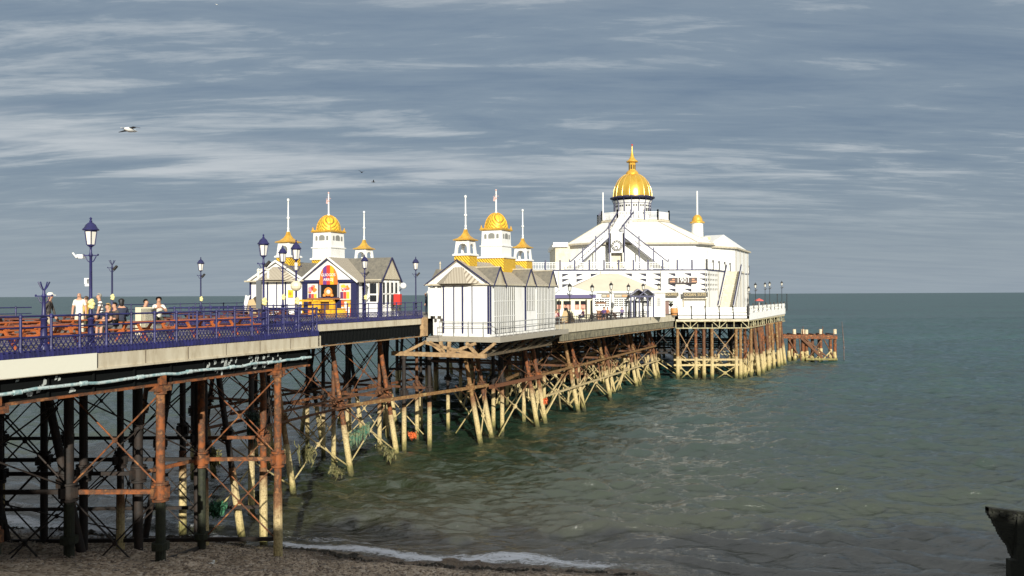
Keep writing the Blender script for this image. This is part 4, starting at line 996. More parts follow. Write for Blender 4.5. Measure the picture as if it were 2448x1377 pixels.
# food posters
def poster(x0, x1, z0, z1, kind):
    bd = MB(); bd.box(x0,yf-.09,z0,x1,yf-.035,z1); o = bd.build('poster', flat('poster_paper', (.75,.68,.58), .5), K1)
    rg = random.Random(kind); p_ = MB(); ms_ = [flat('poster_red', (.62,.06,.04)), flat('poster_orange', (.75,.25,.04)), flat('poster_yellow', (.8,.52,.05)), flat('poster_pink', (.70,.22,.30)), flat('poster_plum', (.12,.03,.12))]
    for k in range(16):
        p_.m = rg.choice((0,0,1,1,2,3)); u0 = rg.uniform(x0+.15,x1-.15); w0 = rg.uniform(z0+.75,z1-.18); rd = rg.uniform(.07,.16)
        p_.extr([(u0+rd*math.cos(a), yf-.09-.003*k, w0+rd*.8*math.sin(a)) for a in np.linspace(0,2*PI,9)[:-1]], (0,.002,0))
    for k in range(3):
        p_.m = (4,0,2)[k]; xa = x0+.08+(x1-x0-.16)*k/3; p_.box(xa,yf-.095,z0+.08,xa+(x1-x0-.16)/3-.02,yf-.0905,z0+.62)
    p_.build('poster_print', ms_, o)
poster(cx-1.98,cx-1.0,1.2,2.62,1); poster(cx+1.08,cx+2.12,1.35,2.62,2)
lp = MB(); lp.box(cx-1.95,yf-.09,.1,cx-1.05,yf-.035,1.15); lp.box(cx+1.25,yf-.09,.05,cx+2.1,yf-.035,1.3); lo = lp.build_each('poster', mat('stripe_poster', (.70,.12,.04), .5, c2=(.8,.45,.05), scale=2.0, lo=.45, hi=.55), K1)
tri_s = MB()
for k in range(3): tri_s.box(cx+1.28+.28*k,yf-.1,.1+.4*(k%2),cx+1.48+.28*k,yf-.0905,.5+.4*(k%2)+.3)
tri_s.build('poster_print', wtx, lo)
# round doughnut emblem in the hatch
em = MB(); em.m = 0
ring = [(cx+.03+.30*math.cos(a), yf-.1, 1.98+.27*math.sin(a)) for a in np.linspace(0,2*PI,17)]
em.path(ring, .09, 8); em.m = 1; em.sphere((cx+.03,yf-.1,1.98),.2,12,8,(1,.35,.9)); em.m = 0
for sx in (-1,1): em.lathe([(.13,0),(.11,.18),(.05,.22)], (cx+.03+sx*.36,yf-.12,1.62), 8)
em.build('round_emblem', [flat('emblem_orange', (.75,.27,.05)), flat('emblem_white', (.8,.74,.62))], K1, smooth=True)
ct = MB(); ct.box(cx-1.35,yf-.95,1.38,cx+1.15,yf-.02,1.5); ct.build('counter_top', mat('brown_counter', (.3,.13,.05), .4), K1)
ct = MB()
for xx in (cx-2.6,cx-1.9,cx-.95,cx-.3,cx+.72,cx+1.05): ct.box(xx,yf-.9,0,xx+.1,yf-.8,1.38)
ct.box(cx-2.6,yf-.9,1.22,cx+1.15,yf-.8,1.377); ct.box(cx-.95,yf-.78,0,cx-.2,yf-.7,1.2); ct.box(cx+.72,yf-.78,0,cx+1.15,yf-.7,1.2); ct.box(cx+.25,yf-.75,0,cx+.7,yf-.7,.62)
ct.box(cx+1.2,yf-.6,0,cx+1.75,yf-.2,.7)
ct.build('yellow_counter', m_yellow(), K1)
dg = MB(); dg.box(cx-.18,yf-.65,.05,cx+.7,yf-.6,1.2); dg.build('glass_case', mat('amber_glass', (.18,.08,.02), .2), K1)
# cross wing with narrow gable and posts
rf = MB(); gable_roof(rf, (3.5,-4.55,9.55,-4.55), 1.35, ze1+.1, zr1+.2, .2); r3 = rf.build('cross_roof', m_slate(), K1)
gb = MB(); tri(gb, (9.38,-4.55), 1.3, (0,1), ze1+.1, zr1+.18, -.1); gb.build('gable', m_cream(), K1)
vg = MB(); verge(vg, (9.35,-4.55), 1.3, (0,1), ze1+.1, zr1+.25, (.22,0), .07); vg.build('verge_board', NV, r3)
gt = MB(); gt.box(7.85,-6.05,ze1-.02,9.5,-5.88,ze1+.1); gt.path([(9.2,-5.95,ze1),(9.25,-5.95,ze1-.3),(9.15,-5.9,.1)], .06, 8); gt.build('gutter', m_cream(), K1)
wn = MB()
for yy in (-5.5,-4.9,-4.3,-3.7): wn.box(9.352,yy-.2,.9,9.375,yy+.2,2.7)
wn.box(8.35,-5.875,1.2,9.0,-5.852,2.6); wn.box(9.06,-5.875,1.0,9.3,-5.852,2.7); wn.box(7.75,-5.875,.3,7.95,-5.852,2.7)
w_o = wn.build_each('window', m_glass(), K1)
wf_ = MB()
for yy in (-5.8,-5.2,-4.6,-4.0,-3.4): wf_.box(9.376,yy-.09,0,9.44,yy+.09,ze1)
for zz in (1.75,.85): wf_.box(9.4,-5.8,zz,9.44,-3.4,zz+.1)
for xx in (7.98,8.25,9.0): wf_.box(xx,-5.93,.1,xx+.1,-5.88,ze1)
wf_.box(7.9,-5.92,1.7,9.3,-5.88,1.82)
wf_.build('window_frame', m_white(), w_o)
pn = MB(); pn.box(9.376,-5.95,0,9.46,-5.8,ze1); pn.box(7.7,-5.98,0,7.78,-5.86,ze1); pn.box(9.2,-5.98,0,9.4,-5.9,ze1); pn.build_each('pilaster', NV, K1)
side_cupola(K1, -5.45, 4.85); main_cupola(K1, 0.0, 4.85, (1.05,.9)); side_cupola(K1, 5.5, 4.85)
ys = MB(); ys.box(1.15,-6.9,1.55,1.62,-6.81,2.15); yso = ys.build('yellow_notice', mat('yellow_notice', (.82,.55,.03), .5), K1)
yp = MB(); yp.lathe([(.14,0),(.14,.012)], (0,0,0), 12); y_ = yp.build('notice_print', flat('notice_ochre', (.55,.28,.02)), yso); y_.location = (1.38,-6.9,1.85); y_.rotation_euler = (PI/2,0,0)
lg = MB(); lg.sphere((9.75,-3.2,ze1-.4),.26,10,7); lg.build('globe_lamp', flat('white_globe', (.8,.8,.78), .3), K1)
# ------------------------------------------------------------------ the big white pavilion at the pier head
HX, HY = 21.0, 122.0
HL = thing('pavilion', 'big white pier pavilion with a large gold dome, double outside staircase and clock', 'pavilion', (HX, HY, Z2))
def hx_(px, D): return (px-1224)/F*D - HX
def hz_(py, D, px=1520): return Q(px, py, D).z - Z2
WP = m_white()
lowp = [(hx_(1322,122),0), (hx_(1690,122),0), (hx_(1790,152),30), (2,44), (-24,30)]
ZT = hz_(645, 122)
b = MB(); b.prism(lowp, 0, ZT); b.build('lower_storey', WP, HL)
b = MB(); (ax, ay), (bx, by) = lowp[0], lowp[1]; b.box(ax-.1,-.12,ZT-.12,bx+.1,.1,ZT+.06); edge(lowp[1], lowp[2], ZT-.12, ZT+.06, .2, .1, b); b.build('terrace_edge', NV, HL)
# dark dart shapes on the front wall
dt = MB()
for r_i, py in enumerate((653.5, 666, 678.5, 690.5)):
    z1 = hz_(py, 122); z0 = hz_(py+8, 122)
    for k, px in enumerate((1345,1379,1413,1447,1493,1527,1561,1597,1635,1672)):
        if r_i in (1,2) and k in (7,8) : 
            if r_i == 1 : continue
        x0, x1 = hx_(px-1,122), hx_(px+18,122)
        if k < 4: dt.extr([(x0,-.004,z1),(x1,-.004,z1),(x0,-.004,z0)], (0,-.03,0))
        else: dt.extr([(x0,-.004,z1),(x1,-.004,z1),(x1,-.004,z0)], (0,-.03,0))
dt.build('wall_pattern', flat('slate_blue_dark', (.03,.03,.05), .7), HL)
sd = MB(); (ax, ay), (bx, by) = lowp[1], lowp[2]; L = math.hypot(bx-ax,by-ay); dx, dy = (bx-ax)/L, (by-ay)/L
for py in (657,669,681,692):
    z1, z0 = hz_(py-2,123), hz_(py+3.5,123)
    for k in range(7):
        u_ = .6+k*1.15; p = (ax+dx*u_+dy*.01, ay+dy*u_-dx*.01); q = (p[0]+dx*.5, p[1]+dy*.5)
        sd.extr([(p[0],p[1],z1),(q[0],q[1],z1),(q[0],q[1],z0)], (dy*.03,-dx*.03,0))
sd.build('wall_slots', m_glass(), HL)
# terrace balustrade
def balustrade(root, pts, z, h, step, bays, m, mp):
    rl, bl, ps = MB(), MB(), MB()
    for (ax, ay), (bx, by) in zip(pts[:-1], pts[1:]):
        L = math.hypot(bx-ax, by-ay); dx, dy = (bx-ax)/L, (by-ay)/L
        rl.bar((ax,ay,z+h), (bx,by,z+h), .12, .1); rl.bar((ax,ay,z+.12), (bx,by,z+.12), .1, .08); rl.bar((ax,ay,z+h*.72), (bx,by,z+h*.72), .06, .05)
        k = 0.0; i = 0
        while k < L:
            bl.bar((ax+dx*k,ay+dy*k,z+.1), (ax+dx*k,ay+dy*k,z+h), .07); k += step
        n = max(1, round(L/bays))
        for i in range(n+1): x, y = ax+dx*L*i/n, ay+dy*L*i/n; ps.box(x-.12,y-.12,z-.1,x+.12,y+.12,z+h+.4)
    rl.build('balustrade_rail', m, root); bl.build('balusters', m, root); ps.build_each('balustrade_post', mp, root)
balustrade(HL, [(lowp[0][0]-3.4,.12), (lowp[1][0],.12)], ZT+.05, 1.1, .24, 2.25, WP, NV)
balustrade(HL, [lowp[1], lowp[2]], ZT+.05, 1.15, .5, 4.0, WP, m_black())
b = MB(); b.prism([(lowp[0][0]-3.6,0),(lowp[0][0]-.01,0),(-24.1,30),(-26,28)], ZT-.25, ZT); b.build('terrace', WP, HL)
# upper hall: chamfered square, frustum roof, balcony, drum, dome
OC = (hx_(1514,137), 15.5); RH = 11.6; CH = 3.4
def cham(r, c, o=OC): return [(o[0]-r+c,o[1]-r),(o[0]+r-c,o[1]-r),(o[0]+r,o[1]-r+c),(o[0]+r,o[1]+r-c),(o[0]+r-c,o[1]+r),(o[0]-r+c,o[1]+r),(o[0]-r,o[1]+r-c),(o[0]-r,o[1]-r+c)]
ZE = hz_(586, 128); ZB = hz_(529, 132)
b = MB(); b.prism(cham(RH,CH), ZT, ZE); b.build('upper_storey', WP, HL)
b = MB(); b.prism(cham(RH+.35,CH), ZE, ZE+.3); b.build('parapet', m_cream(), HL)
b = MB(); lo = cham(RH+.2,CH); hi = cham(5.5,2.2); vs = [(*p,ZE+.3) for p in lo]+[(*p,ZB) for p in hi]
b.add(vs, [(i,(i+1)%8,8+(i+1)%8,8+i) for i in range(8)]+[tuple(range(8,16))])
ro = b.build('roof', mat('white_roof', (.80,.79,.75), .6, c2=(.70,.68,.60), scale=.8, lo=.5, hi=.75), HL)
hp = MB()
for i in range(8): hp.bar((*lo[i],ZE+.33), (*hi[i],ZB+.03), .22, .08)
hp.build_each('hip_ridge', m_cream(), ro)
# low side wing on the left with its own parapet
b = MB(); xl = hx_(1326,130); b.box(xl, 5.5, ZT, OC[0]-RH+.02, 24, hz_(588,127.5)); b.build('side_wing', mat('cream_render', (.66,.60,.46), .7, c2=(.55,.48,.34), scale=1), HL)
b = MB(); b.box(xl-.35, 5.15, hz_(588,127.5), OC[0]-RH-.3, 24.3, hz_(579,127.5)); b.box(xl-.5,5.0,hz_(590,127.5),OC[0]-RH-.3,5.15,hz_(586,127.5)); b.build('parapet', WP, HL)
# balcony
b = MB(); b.prism(cham(5.75,2.3), ZB, ZB+.3); b.build('balcony_floor', m_cream(), HL)
bal = thing('t', None, None); bpy.data.objects.remove(bal)
pc_ = cham(5.65,2.3); pc_ = pc_ + [pc_[0]]
balustrade(HL, pc_, ZB+.3, 1.25, .2, 2.4, WP, NV)
ZD = hz_(470, 134.5); dc = OC
dr = MB(); dr.lathe([(3.1,ZB+.3),(3.1,ZD-1.0),(3.35,ZD-.5)], (dc[0],dc[1],0), 24); dr.build('drum', WP, HL, smooth=True)
rb = MB()
for k in range(16):
    a = 2*PI*k/16+PI/16; ca, sa = math.cos(a), math.sin(a)
    rb.bar((dc[0]+3.14*ca,dc[1]+3.14*sa,ZB+.3), (dc[0]+3.14*ca,dc[1]+3.14*sa,ZD-1), .17); rb.bar((dc[0]+3.14*ca,dc[1]+3.14*sa,ZD-1), (dc[0]+3.55*ca,dc[1]+3.55*sa,ZD-.05), .1)
for zz in (ZD-1.0, ZB+1.75): rb.lathe([(3.13,zz),(3.16,zz+.07)], (dc[0],dc[1],0), 32)
rb.build('drum_ribs', NV, HL)
wn = MB()
for k in range(16):
    a = 2*PI*(k+.5)/16+PI/16; ca, sa = math.cos(a), math.sin(a); n_ = Vector((ca,sa,0)); t_ = Vector((-sa,ca,0)); c0 = Vector((dc[0],dc[1],0))+n_*3.08
    for off in (-.22,.22):
        for zz, hh in ((ZD-1.55,.26),) + (((ZB+1.4,1.2),) if k in (13,14) else ((ZB+1.5,.4),)):
            p = c0+t_*off; wn.extr([p-t_*.12+Vector((0,0,zz)), p+t_*.12+Vector((0,0,zz)), p+t_*.12+Vector((0,0,zz+hh)), p-t_*.12+Vector((0,0,zz+hh))], n_*.06)
wn.build_each('drum_window', m_glass(), HL)
rg = MB(); rg.lathe([(3.4,ZD-.12),(3.85,ZD),(3.85,ZD+.14),(3.3,ZD+.3)], (dc[0],dc[1],0), 32); rg.build('dome_ring', NV, HL, smooth=True)
DH = hz_(411,136)-ZD-.2
prof = [(3.36*math.cos(u_)**.92 if u_ < 1.45 else .6, ZD+.2+DH*math.sin(u_)) for u_ in np.linspace(0,1.38,16)]
dm = MB(); dm.lathe(prof, (dc[0],dc[1],0), 48); d_o = dm.build('gold_dome', m_domegold(), HL, smooth=True)
rb = MB()
for k in range(16):
    a = 2*PI*k/16+.1; rb.path([(dc[0]+(r+.005)*math.cos(a), dc[1]+(r+.005)*math.sin(a), z) for r, z in prof], .035, 5)
rb.build_each('dome_rib', mat('pale_gold', (.9,.62,.18), .35, .6), d_o)
zt = ZD+.2+DH*.98
ln = MB(); ln.lathe([(1.05,zt-.25),(1.1,zt+.1),(.85,zt+.45),(.72,zt+.55)], (dc[0],dc[1],0), 16); ln.lathe([(.62,zt+.5),(.60,zt+2.0)], (dc[0],dc[1],0), 8); ln.lathe([(1.0,zt+2.0),(1.02,zt+2.12),(.55,zt+2.5),(.3,zt+3.0),(.16,zt+3.7),(.09,zt+4.3),(.10,zt+4.5),(.03,zt+4.9)], (dc[0],dc[1],0), 16)
l_o = ln.build('gold_lantern', m_gold(), HL, smooth=True)
lw = MB()
for k in range(8):
    a = k*PI/4+PI/8; n_ = Vector((math.cos(a),math.sin(a),0)); t_ = Vector((-n_.y,n_.x,0)); p = Vector((dc[0],dc[1],0))+n_*.565
    lw.extr([p-t_*.13+Vector((0,0,zt+.75)), p+t_*.13+Vector((0,0,zt+.75)), p+t_*.13+Vector((0,0,zt+1.5)), p-t_*.13+Vector((0,0,zt+1.5))], n_*.03)
lw.build_each('lantern_opening', flat('dark_bronze', (.08,.05,.015), .5), l_o)
fn = MB(); fn.sphere((dc[0],dc[1],zt+5.0), .15, 8, 6); fn.build('finial', m_red(), l_o)
# clock landing and stairs
xc = hx_(1474,124.6); yc = 2.2; zl = hz_(556,124.6)
b = MB(); b.box(xc-1.15,yc-.1,hz_(604,124.2),xc+1.15,yc+1.6,zl); b.box(xc-1.15,yc-.1,ZT,xc-.9,yc+1.6,zl-.1); b.box(xc+.9,yc-.1,ZT,xc+1.15,yc+1.6,zl-.1); b.build('clock_tower', WP, HL)
b = MB(); b.box(xc-.75,yc+.9,ZT,xc+.75,yc+1.0,ZT+2.3); b.build('doorway', mat('cream_render', (.66,.60,.46)), HL)
b = MB(); b.box(xc+.2,yc+.85,ZT+.9,xc+.6,yc+.898,ZT+1.6); b.build('door_pane', m_glass(), HL)
zc_ = hz_(587.5,124.2)
ck = MB(); ck.lathe([(.82,0),(.82,.08)], (0,0,0), 28); co = ck.build('clock_face', WP, HL); co.location = (xc,yc-.10,zc_); co.rotation_euler = (PI/2,0,0)
ck = MB()
for rr_ in (.80,.60):
    pts = [(rr_*math.cos(a), rr_*math.sin(a), .1) for a in np.linspace(0,2*PI,29)]; ck.path(pts, .06, 6)
for k in range(12):
    a = k*PI/6; ck.bar((.62*math.cos(a),.62*math.sin(a),.095),(.76*math.cos(a),.76*math.sin(a),.095),.09,.02)
ck.bar((0,0,.1),(-.36,-.28,.1),.16,.02); ck.bar((0,0,.11),(.12,-.56,.11),.13,.02)
ck.build('clock_hands', m_black(), co)
cp = MB()
for sx in (-1,1): cp.box(xc+sx*1.17-.09,yc-.25,ZT,xc+sx*1.17+.09,yc-.105,zl+1.5)
cp.build_each('stair_post', NV, HL)
def stair(x0, z0, x1, z1, name):
    st = MB(); st.extr([(x0,yc,z0-.55),(x1,yc,z1-.55),(x1,yc,z1),(x0,yc,z0)], (0,1.4,0)); st.build(name, WP, HL)
    sp = MB(); n = 22
    for k in range(n): f = k/n; x = x0+(x1-x0)*f; z = z0+(z1-z0)*f; sp.bar((x,yc+.05,z),(x,yc+.05,z+.95),.07)
    sp.bar((x0,yc+.05,z0+.5),(x1,yc+.05,z1+.5),.05,.4); sp.build('stair_balusters', WP, HL)
    hr_ = MB(); hr_.bar((x0,yc+.05,z0+1.0),(x1,yc+.05,z1+1.0),.16,.17); hr_.bar((x0,yc-.02,z0-.58),(x1,yc-.02,z1-.58),.06,.12); hr_.build('stair_handrail', NV, HL)
    pp = MB()
    for f in (.0,.33,.66): x = x0+(x1-x0)*f; z = z0+(z1-z0)*f; pp.box(x-.09,yc-.06,ZT,x+.09,yc+.06,z+1.5)
    pp.build_each('stair_post', NV, HL)
xa = hx_(1362,124.2); xb = hx_(1598,124.2)
stair(xa, ZT+.25, xc-1.15, zl-.15, 'stair_flight'); stair(xb, ZT+.25, xc+1.15, zl-.15, 'stair_flight')
zu = ZB+.3; xu = hx_(1497,131.5); yu = OC[1]-5.7
st = MB(); st.extr([(xc-1.0,yc+1.4,zl-.3),(xc+1.0,yc+1.4,zl-.3),(xu+1.3,yu,zu),(xu-1.3,yu,zu)], (0,0,.3)); st.build('upper_flight', WP, HL)
sr = MB()
for sx in (-1,1):
    a0 = Vector((xc+sx*1.05,yc+1.4,zl)); a1 = Vector((xu+sx*1.3,yu,zu+.2)); sr.bar(a0+Vector((0,0,1.0)), a1+Vector((0,0,1.0)), .17)
    for k in range(6): q = a0.lerp(a1, k/5); sr.bar(q, q+Vector((0,0,1.35 if k in (0,5) else 1.0)), .1 if k in (0,3,5) else .05)
sr.build('stair_handrail', NV, HL)
# turret with small gold dome and pole on the right
tx = hx_(1668,134); ty = 12.0; z0 = hz_(571,134); z1 = hz_(534,134)
b = MB(); b.box(tx-1.6,ty-1.6,ZT,tx+1.6,ty+1.6,z0); b.build('turret_base', WP, HL)
b = MB(); b.box(tx-1.75,ty-1.75,z0-.25,tx+1.75,ty+1.75,z0+.12); b.build('turret_cornice', mat('yellow_trim', (.75,.62,.2), .5), HL)
b = MB(); b.lathe([(1.0,z0+.12),(.95,z1)], (tx,ty,0), 16); b.lathe([(1.02,z0+.9),(1.02,z0+1.0)], (tx,ty,0), 16); b.build('turret', WP, HL, smooth=True)
b = MB(); b.lathe([(1.25,z1),(1.25,z1+.15),(.95,z1+.3)]+[(.88*math.cos(u_), z1+.3+1.15*math.sin(u_)) for u_ in np.linspace(.1,1.4,8)], (tx,ty,0), 20); b.build('turret_dome', m_gold(), HL, smooth=True)
b = MB(); b.lathe([(.2,z1+1.35),(.14,z1+1.6),(.13,hz_(459,134)),(.05,hz_(457,134))], (tx,ty,0), 10); b.build('turret_pole', WP, HL, smooth=True)
b = MB(); px_ = hx_(1443,132); b.lathe([(.12,ZB+.3),(.10,hz_(460,132)),(.04,hz_(459,132))], (px_,10.2,0), 10); b.build('flagpole', WP, HL, smooth=True)
# rear right wing
def wp(px, D): return (hx_(px,D), D-HY)
wing = [wp(1690,133), wp(1757,138), wp(1790,152), (12,38), (OC[0]+RH-1, 30), (OC[0]+RH-1,13)]
zw = hz_(603,150)
b = MB(); b.prism(wing, ZT, zw); b.build('rear_wing', WP, HL)
b = MB(); b.box(OC[0]+RH-1.5,9.0,ZT,wp(1692,131)[0],14,hz_(566,131)-.2); b.build('link_block', WP, HL)
b = MB(); r0 = (*wp(1722,144), hz_(563,144)); r1 = (*wp(1700,150), hz_(563,146)); 
ev = [(*p, zw) for p in [wp(1688,132.5), wp(1759,137.4), wp(1793,152.5), (12,39), (OC[0]+RH-1.2,30), (OC[0]+RH-1.2,13)]]
r0 = (*wp(1731,143), hz_(562,143)); 
b.add(ev+[r0,(wp(1690,145)[0],24,hz_(563,145))], [(0,1,6,7),(1,2,6),(2,3,7,6),(3,4,7),(4,5,7),(5,0,7),(0,5,4,3,2,1)]); b.build('wing_roof', WP, HL)
b = MB()
for i in range(3): b.bar(ev[i], ev[i+1], .5, .28)
b.build('wing_eaves', m_cream(), HL)
b = MB(); 
for f in (.08,.35,.62,.9):
    p = (wing[1][0]+(wing[2][0]-wing[1][0])*f, wing[1][1]+(wing[2][1]-wing[1][1])*f); b.box(p[0]-.02,p[1]-.12,0,p[0]+.12,p[1]+.02,zw-.3)
b.build('wall_pilaster', mat('grey_trim', (.32,.30,.26), .6), HL)
# side staircase climbing along the right wall
U0, U1, SW = 7.0, 13.4, 2.5; nx_, ny_ = dy, -dx
def wl_(u_, o_): return (ax+dx*u_+nx_*o_, ay+dy*u_+ny_*o_)
st = MB(); n = 18
for k in range(n):
    u0, u1 = U0+(U1-U0)*k/n, U0+(U1-U0)*(k+1)/n
    st.prism([wl_(u0,.15), wl_(u0,SW), wl_(u1,SW), wl_(u1,.15)], 0 if k < 6 else ZT*(k-3)/n, ZT*(k+1)/n)
st.prism([wl_(U1,.15), wl_(U1,SW), wl_(U1+2.5,SW), wl_(U1+2.5,.15)], ZT-.3, ZT)
st.build('side_steps', mat('cream_steps', (.66,.61,.48), .7, c2=(.52,.46,.34), scale=2), HL)
for o_ in (.12, SW+.03):
    sr = MB(); p = wl_(U0-.3,o_); q = wl_(U1,o_); a0 = Vector((p[0],p[1],.1)); a1 = Vector((q[0],q[1],ZT))
    sr.extr([a0, a1, a1+Vector((0,0,1.05)), a0+Vector((0,0,1.05))], (nx_*.1,ny_*.1,0)); sr.build('stair_side', WP, HL)
    s2 = MB(); s2.bar(a0+Vector((nx_*.05,ny_*.05,1.12)), a1+Vector((nx_*.05,ny_*.05,1.12)), .16, .1); s2.bar(a0+Vector((nx_*.12,ny_*.12,0)), a1+Vector((nx_*.12,ny_*.12,0)), .05, .12); s2.build('stair_handrail', NV, HL)
# gutters, downpipes, board joints and rust stains give the white walls relief
dp = MB()
for px in (1336, 1436, 1580, 1686): x = hx_(px,122); dp.tube((x,-.1,0),(x,-.1,ZT-.2),.06,.06,7)
for k in range(5): u_ = 1.2+k*6.2; p = wl_(u_, .12); dp.tube((p[0],p[1],0),(p[0],p[1],ZT-.2),.06,.06,7)
dp.build_each('downpipe', mat('grey_pipe', (.42,.40,.34), .6), HL)
jt = MB()
for zz in (1.9, 2.95): jt.box(lowp[0][0]+.2,-.03,zz,lowp[1][0]-.2,-.004,zz+.05)
for k in range(12): x = lowp[0][0]+.9+k*1.95; jt.box(x,-.022,2.98,x+.03,-.004,ZT-.2)
jt.build('board_joints', mat('joint_shadow_gap', (.36,.34,.29), .7), HL)
ev_ = MB()
lo2 = cham(RH+.42,CH); lo2 = lo2+[lo2[0]]
for a_0, a_1 in zip(lo2[:-1], lo2[1:]): ev_.bar((*a_0,ZE-.06),(*a_1,ZE-.06),.2,.14)
ev_.build('gutter', mat('dark_gutter', (.16,.15,.13), .6), HL)
# signs
def sign(name, label_part, px0, px1, py0, py1, yo, m, txt, size, tm, sx=1.0):
    x0, x1 = hx_(px0,122-yo), hx_(px1,122-yo); za, zb2 = hz_(py1,122-yo), hz_(py0,122-yo)
    s_ = MB(); s_.box(x0,-yo,za,x1,-yo+.15,zb2); o = s_.build(name, m, HL)
    if txt: text_mesh('lettering', txt, size, tm, o, ((x0+x1)/2, -yo-.012, (za+zb2)/2), sx=sx)
    return o, x0, x1, za, zb2
brn = mat('dark_brown_board', (.045,.022,.014), .5); gl_ = flat('gold_lettering', (.55,.42,.2), .5)
o, x0, x1, za, zb2 = sign('year_sign', None, 1600, 1667, 664, 678, .45, brn, '1901', 1.05, flat('white_lettering', (.8,.8,.76), .5))
ob = MB()
for (a, c, z_) in ((x0+.45,x0+.82,.60),(x0+.12,x0+.84,.28),(x1-.82,x1-.42,.60),(x1-.84,x1-.12,.28)): ob.box(a,-.462,za+z_-.09,c,-.451,za+z_+.09)
ob.build_each('sign_line', flat('salmon_lettering', (.62,.25,.12), .5), o)
blk = mat('olive_black_board', (.035,.028,.012), .5)
o, xs0, xs1, zs0, zs1 = sign('suite_sign', None, 1632, 1692, 699.5, 711, .9, blk, None, .62, gl_)
text_mesh('lettering', 'OCEAN', .62, gl_, o, (xs0+(xs1-xs0)*.29, -.912, (zs0+zs1)/2), sx=.86)
text_mesh('lettering', 'SUITE', .62, gl_, o, (xs0+(xs1-xs0)*.76, -.912, (zs0+zs1)/2), sx=.86)
sign('enquiry_sign', None, 1584, 1622, 699.5, 709.5, .7, blk, 'ENQUIRIES', .5, gl_, .85)
b = MB(); x0, x1 = hx_(1634,121.5), hx_(1690,121.5); b.box(x0,-.6,hz_(716,121.5),x1,-.02,hz_(713,121.5)); b.box(x0,-.3,hz_(735,121.5),x0+.15,-.02,hz_(716,121.5)); b.box(x1-.15,-.3,hz_(735,121.5),x1,-.02,hz_(716,121.5)); b.build('door_hood', m_cream(), HL)
# ------------------------------------------------------------------ cafe and white tent in front of it
CF = thing('cafe', 'low white cafe with wide pale hipped roof, barred windows and a blue porch', 'cafe', (14.8, 106, Z2))
def cxp(px, D=106): return (px-1224)/F*D - 14.8
def czp(py, D=106): return Q(1480,py,D).z - Z2
x0, x1 = cxp(1395), cxp(1590)
b = MB(); b.box(x0,0,0,x1,10,czp(700)); b.build('wall', WP, CF)
b = MB(); zE = czp(700); b.box(x0-.3,-.35,zE,x1+.2,-.05,zE+.22); b.box(x0-.2,-.05,zE,x1+.2,10.2,zE+.1); b.build('eaves', WP, CF)
b = MB(); e_ = [(cxp(1345),-.4,zE+.12),(x1-.3,-.4,zE+.12),(x1-.3,10.4,zE+.12),(cxp(1345),10.4,zE+.12)]; r0 = (cxp(1437,110),5,czp(654,111)); r1 = (cxp(1480,110),5,czp(654,111))
b.add(e_+[r0,r1], [(0,1,5,4),(1,2,5),(2,3,4,5),(3,0,4),(3,2,1,0)]); b.build('roof', mat('pale_felt_roof', (.66,.58,.45), .8, c2=(.60,.52,.40), scale=.6), CF)
for px0, px1 in ((1420,1457),(1467,1502),(1536,1564),(1570,1580)):
    xa_, xb_ = cxp(px0), cxp(px1); za, zb2 = czp(732), czp(713)
    w_ = MB(); w_.box(xa_,-.03,za,xb_,-.004,zb2); wo = w_.build('window', m_glass(), CF)
    g_ = MB(); n = max(2, round((xb_-xa_)/.33))
    for k in range(n+1): u_ = xa_+(xb_-xa_)*k/n; ww = .13 if k%2 == 0 else .05; g_.box(u_-ww/2,-.07,za,u_+ww/2,-.032,zb2)
    for k in range(5): zz = za+(zb2-za)*k/4; g_.box(xa_,-.075,zz-.05,xb_,-.031,zz+.05)
    g_.build('glazing_bars', WP, wo)
for px in (1462, 1508):
    p_ = MB(); p_.box(cxp(px-4),-.12,0,cxp(px+4),-.004,zE); p_.build('pilaster', WP, CF)
for px0, px1, c_ in ((1438,1457,(.45,.40,.3)),(1468,1500,(.5,.46,.38))):
    p_ = MB(); p_.box(cxp(px0),-.12,czp(711),cxp(px1),-.04,czp(703)); po = p_.build('shop_sign', flat('sign_frame', (.03,.025,.015)), CF)
    p_ = MB(); p_.box(cxp(px0+1),-.135,czp(709.5),cxp((px0+px1)/2+2),-.121,czp(704.5)); p_.build('sign_panel', flat('sign_cream', c_), po)
    p_ = MB(); p_.box(cxp((px0+px1)/2+3),-.135,czp(709.5),cxp(px1-1),-.121,czp(704.5)); p_.build('sign_picture', mat('sign_tan', (.5,.2,.06), .5, c2=(.6,.4,.2), scale=4), po)
# blue porch
b = MB(); xa_, xb_ = cxp(1508,104), cxp(1562,104); xm = cxp(1536,104)
for xx in (xa_,cxp(1516,104),cxp(1528,104),cxp(1548,104),xb_): b.box(xx-.09,-2.1,0,xx+.09,-1.92,czp(709,104))
b.box(xa_-.1,-2.15,czp(711,104),xb_+.1,-1.95,czp(707,104)); po = b.build('porch', m_navy(), CF)
b = MB()
for (c0, hw_) in ((cxp(1527,104),.95),(cxp(1548,104),.85)):
    za = czp(707,104)
    for sg in (-1,1): b.extr([(c0,-2.2,za+.8),(c0+sg*hw_*1.2,-2.2,za),(c0+sg*hw_*1.2,0,za),(c0,0,za+.8)], (0,0,.08))
b.build('porch_roof', mat('blue_grey_sheet', (.10,.10,.19), .4, c2=(.3,.3,.38), scale=3), po)
b = MB(); b.box(cxp(1513,105),-.06,0,cxp(1524,105),-.005,2.2); b.build('doorway', m_glass(), CF)
TN = thing('tent', 'white hipped canvas tent with a purple valance over red painted windows', 'tent', *[(cxp(1378,99)+14.8, 99, Z2)])
def txp(px, D=98): return (px-1224)/F*D - (cxp(1378,99)+14.8)
xa_, xb_ = txp(1331), txp(1416); zV = Q(1380,705,98).z-Z2; zV0 = Q(1380,713,98).z-Z2
